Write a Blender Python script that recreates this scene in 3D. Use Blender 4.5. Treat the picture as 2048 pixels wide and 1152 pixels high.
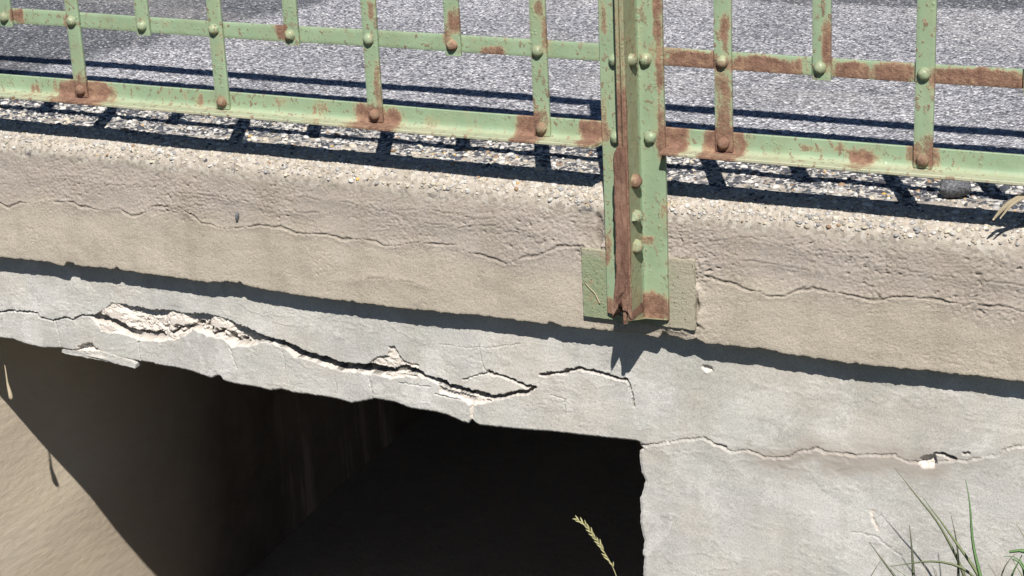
import bpy, math, random
import numpy as np
from mathutils import Matrix, Vector

for o in list(bpy.data.objects):
    bpy.data.objects.remove(o, do_unlink=True)
scene = bpy.context.scene
COL = scene.collection
random.seed(7)
RNG = np.random.default_rng(11)

# ------------------------------------------------------------------ camera
cam_data = bpy.data.cameras.new('camera')
cam = bpy.data.objects.new('camera', cam_data)
COL.objects.link(cam)
cam_data.sensor_width = 36.0
cam_data.lens = 36.0 * 4000.0 / 2048.0
cam_data.clip_start = 0.05
cam_data.clip_end = 3000.0
_r = Vector((0.8867659, 0.46014675, -0.04371726))
_u = Vector((-0.10968692, 0.30137039, 0.94717721))
_b = _r.cross(_u)
_m = Matrix((_r, _u, _b)).transposed().to_4x4()
_m.translation = Vector((1.13894639, -2.49636777, 0.58407323))
cam.matrix_world = _m
scene.camera = cam

# ------------------------------------------------------------------ sky, sun, exposure
SUN_DIR = Vector((0.3952, -0.7514, 1.0)).normalized()      # towards the sun
EL = math.asin(SUN_DIR.z)
AZ = math.atan2(SUN_DIR.x, SUN_DIR.y)
world = bpy.data.worlds.new('World')
scene.world = world
world.use_nodes = True
wn = world.node_tree
wn.nodes.clear()
sky = wn.nodes.new('ShaderNodeTexSky')
sky.sky_type = 'NISHITA'
sky.sun_disc = False
sky.sun_elevation = EL
sky.sun_rotation = AZ
sky.altitude = 1500.0
sky.air_density = 0.8
sky.dust_density = 0.2
sky.ozone_density = 2.0
bg = wn.nodes.new('ShaderNodeBackground')
bg.inputs['Strength'].default_value = 0.05
wo = wn.nodes.new('ShaderNodeOutputWorld')
wn.links.new(sky.outputs[0], bg.inputs[0])
wn.links.new(bg.outputs[0], wo.inputs[0])
sun_data = bpy.data.lights.new('sun', 'SUN')
sun_data.energy = 5.0
sun_data.angle = math.radians(0.5)
sun_data.color = (1.0, 0.955, 0.89)
sun = bpy.data.objects.new('sun', sun_data)
COL.objects.link(sun)
sun.location = SUN_DIR * 20
sun.rotation_euler = SUN_DIR.to_track_quat('Z', 'Y').to_euler()
scene.view_settings.view_transform = 'Standard'
scene.view_settings.look = 'None'
scene.view_settings.gamma = 1.0
scene.view_settings.exposure = 0.68
scene.view_settings.use_curve_mapping = False
scene.cycles.caustics_reflective = False
scene.cycles.caustics_refractive = False

# ------------------------------------------------------------------ surveyed outlines (metres, x along the bridge, z up)
SOFFIT_EDGE = [(-1.3337, -0.5973),(-1.2633, -0.595),(-1.232, -0.5938),(-1.2255, -0.5958),(-1.2065, -0.5985),(-1.1694, -0.6007),(-1.1236, -0.5947),(-1.0982, -0.596),(-1.0659, -0.5936),(-1.0224, -0.5952),(-0.9846, -0.5957),(-0.9537, -0.5971),(-0.9228, -0.5966),(-0.9199, -0.5989),(-0.8736, -0.599),(-0.8468, -0.6007),(-0.8173, -0.6057),(-0.8052, -0.6076),(-0.7921, -0.6009),(-0.7849, -0.6003),(-0.7787, -0.6084),(-0.7581, -0.6109),(-0.7132, -0.6109),(-0.6865, -0.6133),(-0.6651, -0.6076),(-0.6388, -0.6109),(-0.6116, -0.6088),(-0.5589, -0.6086),(-0.528, -0.6125),(-0.4815, -0.5976),(-0.4432, -0.5984),(-0.4154, -0.6046),(-0.3713, -0.6041),(-0.3496, -0.606),(-0.3221, -0.6142),(-0.3114, -0.6147),(-0.3049, -0.6052),(-0.2992, -0.612),(-0.2917, -0.6151),(-0.216, -0.6112),(-0.1687, -0.6073),(-0.0988, -0.6044),(-0.0245, -0.5998),(-0.0171, -0.6003)]
JAMB_EDGE = [(-0.0171, -0.6003),(-0.016, -0.6069),(-0.0108, -0.6099),(-0.0174, -0.6142),(-0.0178, -0.6282),(-0.0159, -0.6501),(-0.0092, -0.6613),(-0.0115, -0.6716),(-0.0151, -0.6843),(-0.019, -0.6928),(-0.0185, -0.7152),(-0.0201, -0.7323),(-0.0176, -0.752),(-0.0138, -0.7639),(-0.0174, -0.7872),(-0.0145, -0.7928),(-0.0166, -0.8098),(-0.0169, -0.824),(-0.0156, -0.9082),(-0.0195, -0.9967)]
CAV_UP = [(-1.0543, -0.5267),(-1.0346, -0.5179),(-1.0184, -0.5104),(-1.0004, -0.4965),(-0.9877, -0.4972),(-0.9558, -0.4974),(-0.9191, -0.4997),(-0.8872, -0.495),(-0.8715, -0.4944),(-0.8409, -0.4973),(-0.8095, -0.4917),(-0.7842, -0.4926),(-0.7595, -0.4966),(-0.735, -0.5023),(-0.7107, -0.508),(-0.6915, -0.5143),(-0.6769, -0.5168),(-0.6574, -0.5178),(-0.6383, -0.5231),(-0.61, -0.5316),(-0.5938, -0.5346),(-0.5642, -0.5368),(-0.558, -0.542),(-0.5162, -0.5415),(-0.484, -0.5389),(-0.4449, -0.5387),(-0.4195, -0.5318),(-0.3977, -0.5343),(-0.3829, -0.5437),(-0.3548, -0.544),(-0.34, -0.5521),(-0.316, -0.5545),(-0.3009, -0.5566),(-0.2734, -0.556),(-0.2676, -0.5619)]
CAV_LO = [(-1.0482, -0.5296),(-1.0406, -0.5378),(-1.0296, -0.5525),(-1.0016, -0.5503),(-0.9581, -0.5543),(-0.9477, -0.5589),(-0.9219, -0.5555),(-0.8948, -0.5529),(-0.8634, -0.5434),(-0.8499, -0.5342),(-0.8345, -0.5216),(-0.8228, -0.5275),(-0.8021, -0.5311),(-0.7711, -0.5333),(-0.7549, -0.5433),(-0.7361, -0.5412),(-0.7186, -0.5371),(-0.6948, -0.5279),(-0.6741, -0.5278),(-0.6511, -0.5335),(-0.6326, -0.545),(-0.6238, -0.5447),(-0.596, -0.548),(-0.564, -0.5566),(-0.5235, -0.5571),(-0.4722, -0.5557),(-0.4395, -0.5473),(-0.4016, -0.5437),(-0.3896, -0.5489),(-0.3591, -0.5552),(-0.3343, -0.5622),(-0.304, -0.5638),(-0.2891, -0.5675),(-0.2678, -0.5669)]
CREV1 = [(-1.0532, -0.5266),(-1.0244, -0.5303),(-1.0032, -0.5331),(-0.9805, -0.5403),(-0.9623, -0.548),(-0.9413, -0.5499),(-0.9199, -0.548),(-0.9038, -0.545)]
CREV2 = [(-0.8762, -0.5334),(-0.8491, -0.5237),(-0.8226, -0.5168),(-0.7974, -0.5199),(-0.7673, -0.5222),(-0.7481, -0.5312),(-0.7365, -0.5359)]
FRESH1 = [(-0.4868, -0.5384),(-0.4726, -0.5237),(-0.4537, -0.5194),(-0.4506, -0.5029),(-0.4361, -0.4998),(-0.4323, -0.5124),(-0.4222, -0.5254),(-0.3972, -0.5262),(-0.3977, -0.5339),(-0.4196, -0.5327),(-0.445, -0.5404),(-0.4841, -0.5406)]
FRESH2 = [(-0.4722, -0.5552),(-0.4399, -0.5456),(-0.3984, -0.5442),(-0.3989, -0.551),(-0.4209, -0.5515),(-0.45, -0.5581)]
FRESH3 = [(-0.3619, -0.556),(-0.3343, -0.5622),(-0.304, -0.5638),(-0.2678, -0.5669),(-0.2617, -0.5686),(-0.2865, -0.5772),(-0.2996, -0.58),(-0.3019, -0.6057),(-0.3073, -0.6065),(-0.3077, -0.5811),(-0.3261, -0.5754),(-0.3602, -0.5718)]
FRESH4 = [(-1.0981, -0.5951),(-1.0729, -0.5811),(-1.0613, -0.5763),(-1.0525, -0.5761),(-1.0459, -0.5836),(-1.0333, -0.5875),(-1.066, -0.5946)]
FRESH5 = [(0.4097, -0.564),(0.4149, -0.5555),(0.4319, -0.5497),(0.4393, -0.5607),(0.4352, -0.5682),(0.4181, -0.571)]
FRESH6 = [(0.0813, -0.4684),(0.0861, -0.4631),(0.1034, -0.4623),(0.1041, -0.4692),(0.0922, -0.4755)]
FRESH7 = [(0.3423, -0.6496),(0.3511, -0.6449),(0.3484, -0.6603),(0.3568, -0.6801),(0.3516, -0.6826),(0.3432, -0.6652)]
PIER_CRACK = [(-0.0164, -0.6067),(0.0394, -0.5898),(0.0868, -0.5768),(0.1081, -0.5855),(0.1333, -0.5927),(0.1576, -0.5848),(0.182, -0.5944),(0.2238, -0.5861),(0.236, -0.5763),(0.2654, -0.5646),(0.2745, -0.5702),(0.3124, -0.5673),(0.3557, -0.5619),(0.3782, -0.5575),(0.3928, -0.5659),(0.4097, -0.564),(0.4392, -0.5592),(0.4652, -0.5504),(0.4764, -0.5516),(0.4978, -0.5422),(0.5194, -0.5357),(0.5352, -0.5243),(0.5574, -0.5149),(0.5988, -0.504)]
WALL_CRACKS = [([(-1.3029, -0.5535),(-1.248, -0.543),(-1.2276, -0.5368),(-1.206, -0.5369),(-1.1709, -0.5369),(-1.1629, -0.5428),(-1.1506, -0.5432),(-1.1355, -0.5469),(-1.1039, -0.5356),(-1.0874, -0.5363),(-1.0675, -0.5274),(-1.0508, -0.5253)], 0.0020399999999999997, 0.005),([(-0.2677, -0.5644),(-0.2464, -0.5605),(-0.225, -0.5516),(-0.2039, -0.5444),(-0.1905, -0.5359)], 0.0042499999999999994, 0.01),([(-0.3179, -0.5414),(-0.2897, -0.5304),(-0.2717, -0.5233)], 0.00153, 0.003),([(-0.2717, -0.5233),(-0.2507, -0.525),(-0.23, -0.5291),(-0.2095, -0.5362),(-0.1918, -0.5361)], 0.0028899999999999998, 0.007),([(-0.1793, -0.5151),(-0.1556, -0.5089),(-0.1321, -0.5016),(-0.1117, -0.4948),(-0.0951, -0.4966),(-0.0665, -0.5007),(-0.0358, -0.502)], 0.00323, 0.007),([(-0.0358, -0.502),(-0.029, -0.5219),(-0.0242, -0.5429)], 0.0017, 0.004),([(-1.1312, -0.5482),(-1.1235, -0.5714),(-1.1223, -0.5936)], 0.0012749999999999999, 0.002),([(-0.9503, -0.5619),(-0.9515, -0.5968)], 0.0011899999999999999, 0.002),([(-1.2485, -0.5318),(-1.2603, -0.5908)], 0.0011899999999999999, 0.002),([(-0.7597, -0.546),(-0.7493, -0.5811)], 0.0011899999999999999, 0.0015),([(-0.6547, -0.541),(-0.6523, -0.567)], 0.0010199999999999999, 0.0015),([(-0.4883, -0.5574),(-0.4869, -0.6004)], 0.0010199999999999999, 0.0015),([(-0.5553, -0.5667),(-0.5567, -0.6062)], 0.0010199999999999999, 0.0012),([(-0.3695, -0.5749),(-0.3244, -0.5768)], 0.0011899999999999999, 0.002),([(-0.4328, -0.5626),(-0.3778, -0.5633)], 0.0011899999999999999, 0.0015),([(-0.0164, -0.6067),(0.0394, -0.5898),(0.0868, -0.5768),(0.1081, -0.5855),(0.1333, -0.5927),(0.1576, -0.5848),(0.182, -0.5944),(0.2238, -0.5861),(0.236, -0.5763),(0.2654, -0.5646),(0.2745, -0.5702),(0.3124, -0.5673),(0.3557, -0.5619),(0.3782, -0.5575),(0.3928, -0.5659),(0.4097, -0.564)], 0.00153, 0.0022),([(0.4319, -0.5497),(0.4456, -0.546),(0.4652, -0.5504)], 0.0025499999999999997, 0.007),([(0.4392, -0.5592),(0.4525, -0.5532),(0.4652, -0.5504),(0.4764, -0.5516),(0.4978, -0.5422),(0.5194, -0.5357),(0.5352, -0.5243),(0.5574, -0.5149),(0.5988, -0.504)], 0.00136, 0.0018000000000000002),([(0.105, -0.5844),(0.1207, -0.5867)], 0.0025499999999999997, 0.004),([(0.4768, -0.541),(0.4838, -0.5384)], 0.0025499999999999997, 0.004),([(-0.1652, -0.5455),(-0.1399, -0.5501),(-0.1426, -0.5751)], 0.0010199999999999999, 0.0012),([(-0.2833, -0.4794),(-0.277, -0.524)], 0.0010199999999999999, 0.0015),([(-0.3549, -0.4887),(-0.2924, -0.4847),(-0.2133, -0.4702)], 0.0010199999999999999, 0.001),([(0.3056, -0.7077),(0.3167, -0.6858),(0.3518, -0.6913),(0.3876, -0.7124)], 0.0010199999999999999, 0.0012)]
BEAM_CRACKS = [([(-1.2635, -0.332),(-1.1957, -0.3283),(-1.1771, -0.3373),(-1.1512, -0.3233),(-1.1147, -0.3233),(-1.0873, -0.3142),(-1.0347, -0.3132),(-1.0101, -0.3195),(-0.9719, -0.3211),(-0.9425, -0.3148),(-0.9159, -0.3252),(-0.8932, -0.3204),(-0.8692, -0.3041),(-0.8143, -0.3),(-0.7908, -0.3121),(-0.774, -0.3219),(-0.7449, -0.3267),(-0.7206, -0.3279),(-0.6967, -0.323),(-0.6573, -0.3149),(-0.6191, -0.3152),(-0.5821, -0.3222),(-0.5349, -0.3166),(-0.4985, -0.3218),(-0.4527, -0.3187),(-0.4262, -0.3257),(-0.3991, -0.3212),(-0.3808, -0.3145),(-0.3368, -0.3131),(-0.302, -0.3126),(-0.2765, -0.3202),(-0.2426, -0.3244),(-0.2174, -0.3296),(-0.1833, -0.318),(-0.1495, -0.3066),(-0.1244, -0.2939),(-0.0835, -0.2896)], 0.0020399999999999997, 0.004),([(0.0929, -0.3106),(0.1195, -0.3188),(0.1498, -0.3213),(0.1723, -0.3277),(0.1946, -0.3325),(0.2242, -0.3305),(0.2462, -0.3176),(0.2825, -0.3149),(0.3184, -0.3179),(0.3468, -0.3218),(0.3888, -0.3111),(0.4233, -0.3092),(0.4576, -0.3122),(0.4915, -0.3131),(0.5248, -0.3091),(0.5568, -0.3143),(0.5972, -0.3114)], 0.0020399999999999997, 0.004),([(-0.8293, -0.2752),(-0.7893, -0.2741),(-0.7305, -0.2762),(-0.6726, -0.2774),(-0.6163, -0.2861),(-0.5415, -0.2854)], 0.00136, 0.002),([(-0.3609, -0.2813),(-0.2829, -0.2814),(-0.2229, -0.2715),(-0.1484, -0.2795)], 0.00136, 0.002),([(0.1576, -0.2849),(0.2169, -0.2858),(0.2751, -0.2902)], 0.00136, 0.002),([(-1.1224, -0.2818),(-1.0451, -0.268),(-0.9624, -0.2779),(-0.8788, -0.267)], 0.0011899999999999999, 0.0016),([(-0.5765, -0.2619),(-0.4934, -0.2598),(-0.4309, -0.2683),(-0.3419, -0.2581),(-0.2563, -0.2639),(-0.1719, -0.2526)], 0.0012749999999999999, 0.002),([(-0.4948, -0.3887),(-0.421, -0.3762),(-0.3502, -0.3844)], 0.0010199999999999999, 0.0012),([(0.1127, -0.2601),(0.1727, -0.2503),(0.2461, -0.2608),(0.3319, -0.2552)], 0.0012749999999999999, 0.002),([(0.3532, -0.2708),(0.4225, -0.2737),(0.4837, -0.2774),(0.5553, -0.2762)], 0.0012749999999999999, 0.002),([(0.0907, -0.3034),(0.0923, -0.3521),(0.0878, -0.3906)], 0.0042499999999999994, 0.006),([(-0.0618, -0.2403),(-0.0571, -0.293)], 0.0050999999999999995, 0.007),([(-0.0878, -0.2947),(-0.0395, -0.2926)], 0.0025499999999999997, 0.005),([(0.0469, -0.2954),(0.093, -0.3069)], 0.0025499999999999997, 0.005)]
BEAM_BOTTOM = [(-1.3502, -0.4348),(-1.212, -0.4292),(-1.1008, -0.4261),(-1.0742, -0.4304),(-1.0661, -0.4268),(-0.9823, -0.4238),(-0.8883, -0.4239),(-0.8575, -0.4239),(-0.7667, -0.4248),(-0.7313, -0.4182),(-0.6682, -0.4237),(-0.5917, -0.4266),(-0.4978, -0.4256),(-0.4065, -0.4253),(-0.3527, -0.4229),(-0.3174, -0.4235),(-0.265, -0.4203),(-0.1796, -0.4201),(-0.0923, -0.4195),(-0.0393, -0.4175),(-0.003, -0.4113),(0.0033, -0.4152),(0.0286, -0.4181),(0.0367, -0.4117),(0.0602, -0.4125),(0.0734, -0.417),(0.0891, -0.4111),(0.1006, -0.4173),(0.1566, -0.4153),(0.1793, -0.4153),(0.1838, -0.4125),(0.2167, -0.4164),(0.3194, -0.4191),(0.4257, -0.4149),(0.5605, -0.4121),(0.6275, -0.4105)]
FLAKE = [(-1.1239, -0.5966),(-1.0984, -0.597),(-1.0692, -0.5941),(-1.0334, -0.5884),(-0.9951, -0.5934),(-0.9656, -0.5978),(-0.9596, -0.6015),(-0.9617, -0.6092),(-0.9861, -0.607),(-1.0401, -0.605),(-1.0995, -0.6046),(-1.1237, -0.6031)]
RUST = [(-0.975, -0.1164, 0.068, 0.0195, 1.0),(-1.0799, -0.1192, 0.0119, 0.0105, 0.55),(-0.7456, -0.1147, 0.0076, 0.012, 0.6),(-0.7722, -0.1109, 0.0068, 0.009, 0.5),(-0.4176, -0.1206, 0.0467, 0.0225, 0.85),(-0.1598, -0.112, 0.0272, 0.0255, 0.95),(-0.0577, -0.1131, 0.0255, 0.018, 0.95),(0.0632, -0.1132, 0.0255, 0.027, 0.95),(0.1267, -0.116, 0.0221, 0.027, 0.85),(0.1533, -0.1168, 0.0204, 0.0285, 0.8),(0.3363, -0.12, 0.0238, 0.009, 0.85),(0.3189, -0.1104, 0.0425, 0.006, 0.5),(0.2628, -0.1129, 0.0255, 0.006, 0.45),(0.4111, -0.1063, 0.0187, 0.0165, 0.6),(0.4312, -0.1081, 0.0136, 0.0195, 0.6),(-1.0982, 0.0009, 0.0153, 0.015, 0.75),(-0.9944, -0.0005, 0.0102, 0.012, 0.6),(-0.5776, 0.0034, 0.0153, 0.015, 0.95),(-0.2173, -0.0075, 0.0238, 0.009, 0.75),(0.0973, -0.0019, 0.0442, 0.015, 1.0),(0.1988, -0.0041, 0.0578, 0.015, 0.97),(0.3212, -0.0034, 0.0272, 0.015, 0.97),(0.3755, -0.002, 0.0306, 0.015, 1.0),(0.4908, -0.0026, 0.0697, 0.015, 1.05),(0.0601, -0.0021, 0.0221, 0.0165, 0.6),(0.0642, 0.0129, 0.034, 0.0045, 0.5),(-0.9776, -0.0983, 0.0136, 0.0165, 0.6),(-0.6925, -0.0246, 0.0076, 0.03, 0.4),(-0.4111, -0.0695, 0.0076, 0.045, 0.5),(-0.4155, 0.0434, 0.0085, 0.0225, 0.5),(-0.2749, 0.0355, 0.0119, 0.0225, 0.7),(-0.2881, 0.0091, 0.0119, 0.015, 0.5),(-0.1393, 0.0601, 0.0085, 0.012, 0.5),(-0.1291, 0.0213, 0.0059, 0.03, 0.5),(-0.1423, -0.0996, 0.017, 0.0195, 0.6),(0.1438, 0.0359, 0.0085, 0.0338, 0.65),(0.1406, -0.0648, 0.0136, 0.06, 0.55),(0.1365, -0.1039, 0.0187, 0.015, 0.6),(0.2879, 0.0336, 0.0093, 0.0375, 0.65),(0.4244, -0.1018, 0.017, 0.0225, 0.5),(0.1561, 0.0434, 0.0051, 0.0675, 0.4),(0.045, 0.0584, 0.0085, 0.045, 0.7),(0.0463, -0.0183, 0.0068, 0.045, 0.7),(0.0467, -0.1037, 0.0085, 0.045, 0.7),(0.0278, -0.3663, 0.034, 0.024, 0.95),(0.0479, -0.2274, 0.0068, 0.03, 0.5),(-0.0431, -0.096, 0.0102, 0.03, 0.6),(-0.0367, 0.0544, 0.0068, 0.03, 0.4),(-0.045, -0.2817, 0.0119, 0.0338, 0.6),(-0.0457, -0.3775, 0.0153, 0.021, 0.8),(0.0238, -0.267, 0.0102, 0.009, 0.6),(-0.6973, -0.1122, 0.0119, 0.0105, 0.4),(-0.5566, -0.0054, 0.0136, 0.006, 0.35),(-0.4578, 0.0037, 0.0119, 0.006, 0.3),(-0.7994, 0.0029, 0.0119, 0.006, 0.3),(-0.8976, 0.0043, 0.0085, 0.006, 0.3),(-0.5214, -0.1157, 0.017, 0.015, 0.4),(-0.5939, -0.109, 0.0153, 0.0105, 0.35),(-0.3281, -0.117, 0.0153, 0.0105, 0.35),(-0.2525, -0.1228, 0.0153, 0.0075, 0.35)]
BLADES_A = [([(0.403, -0.05, -0.5382),(0.4159, -0.05, -0.5539),(0.4374, -0.05, -0.5831),(0.4545, -0.05, -0.5996),(0.4667, -0.05, -0.6176),(0.477, -0.05, -0.6375),(0.4937, -0.05, -0.6683),(0.5087, -0.05, -0.7109)], 0.00516, 'pale'),([(0.4507, -0.08, -0.5599),(0.4648, -0.08, -0.5781),(0.4802, -0.08, -0.593),(0.4986, -0.08, -0.6178),(0.5169, -0.08, -0.6382),(0.5338, -0.08, -0.661),(0.5469, -0.08, -0.689)], 0.00602, 'mid'),([(0.5141, -0.1, -0.5168),(0.5222, -0.1, -0.542),(0.5257, -0.1, -0.5704),(0.5285, -0.1, -0.5982),(0.5366, -0.1, -0.6238),(0.5462, -0.1, -0.6514),(0.5553, -0.1, -0.6852)], 0.00688, 'bright'),([(0.4855, -0.06, -0.5912),(0.4917, -0.06, -0.6199),(0.495, -0.06, -0.6387),(0.4961, -0.06, -0.6798),(0.4957, -0.06, -0.7163)], 0.00602, 'dark'),([(0.4285, -0.06, -0.6163),(0.4334, -0.06, -0.6501),(0.4371, -0.06, -0.6913),(0.44, -0.06, -0.7275)], 0.00688, 'dark'),([(0.3749, -0.07, -0.6465),(0.3835, -0.07, -0.6541),(0.3944, -0.07, -0.6658),(0.4088, -0.07, -0.6783),(0.421, -0.07, -0.6897),(0.4413, -0.07, -0.7148)], 0.00688, 'dark'),([(0.4113, -0.09, -0.6678),(0.4433, -0.09, -0.6572),(0.4721, -0.09, -0.6487),(0.49, -0.09, -0.6498),(0.5085, -0.09, -0.6522),(0.525, -0.09, -0.6617),(0.5393, -0.09, -0.6857)], 0.00602, 'pale'),([(0.3897, -0.05, -0.675),(0.3778, -0.05, -0.6966),(0.3672, -0.05, -0.7195),(0.3603, -0.05, -0.7483)], 0.00301, 'mid'),([(0.4068, -0.08, -0.671),(0.4224, -0.08, -0.6756),(0.4394, -0.08, -0.6815),(0.4649, -0.08, -0.7015)], 0.00344, 'mid'),([(0.4654, -0.06, -0.6744),(0.4685, -0.06, -0.6852),(0.4734, -0.06, -0.7132)], 0.00344, 'dark'),([(0.5065, -0.07, -0.6581),(0.5103, -0.07, -0.6724),(0.5173, -0.07, -0.6997)], 0.0043, 'dry')]
BLADES_B = [([(0.5734, -0.06, -0.6322),(0.5644, -0.06, -0.6421),(0.5581, -0.06, -0.6559),(0.5559, -0.06, -0.6683),(0.5543, -0.06, -0.7009)], 0.00516, 'dark'),([(0.5722, -0.08, -0.6263),(0.5813, -0.08, -0.6378),(0.5924, -0.08, -0.6519),(0.6099, -0.08, -0.6765)], 0.00516, 'mid'),([(0.5748, -0.1, -0.6108),(0.5851, -0.1, -0.6053),(0.5994, -0.1, -0.6019),(0.6188, -0.1, -0.6142),(0.6302, -0.1, -0.6556)], 0.0258, 'bright'),([(0.5732, -0.12, -0.6078),(0.5873, -0.12, -0.6016),(0.6006, -0.12, -0.607),(0.61, -0.12, -0.65)], 0.00602, 'bright'),([(0.5827, -0.11, -0.615),(0.5916, -0.11, -0.6089),(0.5999, -0.11, -0.6204),(0.6053, -0.11, -0.6594)], 0.01376, 'bright'),([(0.5371, -0.06, -0.6539),(0.5462, -0.06, -0.6612),(0.5522, -0.06, -0.6787),(0.5591, -0.06, -0.7036)], 0.00344, 'pale'),([(0.4456, -0.05, -0.6683),(0.4509, -0.05, -0.6841),(0.4551, -0.05, -0.7139)], 0.00258, 'dry'),([(0.5755, -0.07, -0.5826),(0.5865, -0.07, -0.5959),(0.6033, -0.07, -0.6199),(0.6238, -0.07, -0.6711)], 0.00516, 'mid'),([(0.5896, -0.09, -0.617),(0.5824, -0.09, -0.6366),(0.575, -0.09, -0.6506),(0.572, -0.09, -0.6792)], 0.00774, 'bright'),([(0.544, -0.05, -0.676),(0.5554, -0.05, -0.67),(0.5669, -0.05, -0.6708),(0.5767, -0.05, -0.6974)], 0.00344, 'dry')]
SEED = [(-0.0339, -0.15, -0.6501),(-0.0206, -0.15, -0.6564),(-0.0096, -0.15, -0.6702),(0.0015, -0.15, -0.6832),(0.0105, -0.15, -0.699),(0.0203, -0.15, -0.713),(0.0262, -0.15, -0.7286),(0.0418, -0.15, -0.7881),(0.0516, -0.15, -0.8673)]
STEM = [(-1.3244, 0.1, -0.6122),(-1.3221, 0.1, -0.6567),(-1.3204, 0.1, -0.6909),(-1.3205, 0.1, -0.7136),(-1.3172, 0.1, -0.7299),(-1.3159, 0.1, -0.7446)]
DRYLEAF = [(0.5171, -0.014, -0.1846),(0.5234, -0.014, -0.1758),(0.5321, -0.014, -0.1649),(0.5421, -0.014, -0.1566),(0.5547, -0.014, -0.148),(0.5822, -0.014, -0.1355)]
STRAW = [(-0.0813, -0.0015, -0.3426),(-0.0711, -0.0015, -0.353),(-0.066, -0.0015, -0.3559),(-0.0577, -0.0015, -0.3722)]
CHIP = (-0.6995, -0.3041)


BEAM_Y = 0.008          # front face of the edge beam
WALL_Y = 0.036          # plaster wall set back under the beam
LEDGE_Z = -0.2007       # top of the beam, level with the road
PITCH = 0.14            # half spacing of the long balusters
RAIL_BOTTOM = -0.114

# ------------------------------------------------------------------ numeric noise
def _hash(ix, iy, seed):
    h = (ix.astype(np.int64) * 374761393 + iy.astype(np.int64) * 668265263 + seed * 974634613) & 0x7fffffff
    h = ((h ^ (h >> 13)) * 1274126177) & 0x7fffffff
    h = ((h ^ (h >> 16)) * 2246822519) & 0x7fffffff
    return ((h ^ (h >> 15)) & 0xffff) / 65535.0

_GA = np.linspace(0, 2 * np.pi, 256, endpoint=False)
_GX, _GY = np.cos(_GA), np.sin(_GA)
def _grad(ix, iy, dx, dy, seed):
    k = (_hash(ix, iy, seed) * 255).astype(np.int32)
    return _GX[k] * dx + _GY[k] * dy

def vnoise(x, y, seed=0):
    """gradient noise, 0..1"""
    x0 = np.floor(x); y0 = np.floor(y)
    dx = x - x0; dy = y - y0
    fx = dx * dx * dx * (dx * (dx * 6 - 15) + 10); fy = dy * dy * dy * (dy * (dy * 6 - 15) + 10)
    a = _grad(x0, y0, dx, dy, seed); b = _grad(x0 + 1, y0, dx - 1, dy, seed)
    c = _grad(x0, y0 + 1, dx, dy - 1, seed); d = _grad(x0 + 1, y0 + 1, dx - 1, dy - 1, seed)
    return np.clip(.5 + .8 * ((a + (b - a) * fx) * (1 - fy) + (c + (d - c) * fx) * fy), 0, 1)

def fbm(x, y, seed=0, octaves=4, gain=0.5):
    s = 0.0; a = 1.0; t = 0.0
    for k in range(octaves):
        s = s + a * (vnoise(x * 2 ** k * 1.01 + 17.3 * k, y * 2 ** k * 1.01 - 9.1 * k, seed + k) * 2 - 1)
        t += a; a *= gain
    return s / t

def worley(x, y, seed=0):
    x0 = np.floor(x); y0 = np.floor(y)
    best = np.full(x.shape, 9.0); cid = np.zeros(x.shape)
    for dx in (-1, 0, 1):
        for dy in (-1, 0, 1):
            cx = x0 + dx; cy = y0 + dy
            px = cx + _hash(cx, cy, seed); py = cy + _hash(cx, cy, seed + 5)
            d = np.hypot(px - x, py - y)
            m = d < best
            best = np.where(m, d, best); cid = np.where(m, _hash(cx, cy, seed + 9), cid)
    return best, cid

def sstep(a, b, x):
    t = np.clip((x - a) / (b - a), 0, 1)
    return t * t * (3 - 2 * t)

def polydist(x, z, poly):
    best = np.full(x.shape, 1e3)
    for (ax, az), (bx, bz) in zip(poly[:-1], poly[1:]):
        dx, dz = bx - ax, bz - az
        L = dx * dx + dz * dz + 1e-12
        t = np.clip(((x - ax) * dx + (z - az) * dz) / L, 0, 1)
        best = np.minimum(best, np.hypot(x - ax - t * dx, z - az - t * dz))
    return best

def inside(x, z, poly):
    r = np.zeros(x.shape, bool)
    n = len(poly)
    for i in range(n):
        ax, az = poly[i]; bx, bz = poly[(i + 1) % n]
        c = ((az > z) != (bz > z)) & (x < (bx - ax) * (z - az) / ((bz - az) if bz != az else 1e-9) + ax)
        r ^= c
    return r

def near(x, z, poly, m):
    p = np.array(poly)
    return (x > p[:, 0].min() - m) & (x < p[:, 0].max() + m) & (z > p[:, 1].min() - m) & (z < p[:, 1].max() + m)

# ------------------------------------------------------------------ mesh helpers
def put_mask(me, mask):
    at = me.color_attributes.new('mask', 'FLOAT_COLOR', 'POINT')
    m = np.ones((len(me.vertices), 4), np.float32)
    m[:, :mask.shape[1]] = mask
    at.data.foreach_set('color', m.ravel())

def mesh_np(name, verts, quads=None, tris=None, smooth=True, mask=None):
    me = bpy.data.meshes.new(name)
    verts = np.asarray(verts, np.float32)
    nq = 0 if quads is None else len(quads); nt = 0 if tris is None else len(tris)
    me.vertices.add(len(verts)); me.vertices.foreach_set('co', verts.ravel())
    loops = []
    if nq: loops.append(np.asarray(quads, np.int32).ravel())
    if nt: loops.append(np.asarray(tris, np.int32).ravel())
    loops = np.concatenate(loops)
    me.loops.add(len(loops)); me.loops.foreach_set('vertex_index', loops)
    me.polygons.add(nq + nt)
    st = np.concatenate([np.arange(nq) * 4, nq * 4 + np.arange(nt) * 3]).astype(np.int32)
    me.polygons.foreach_set('loop_start', st)
    me.update(calc_edges=True)
    me.validate()
    me.polygons.foreach_set('use_smooth', np.full(len(me.polygons), smooth))
    if mask is not None: put_mask(me, np.asarray(mask, np.float32))
    return me

def grid_quads(a, b, flip=False):
    i = np.arange(a * b).reshape(a, b)
    q = np.stack([i[:-1, :-1], i[1:, :-1], i[1:, 1:], i[:-1, 1:]], -1).reshape(-1, 4)
    return q[:, ::-1] if flip else q

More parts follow.
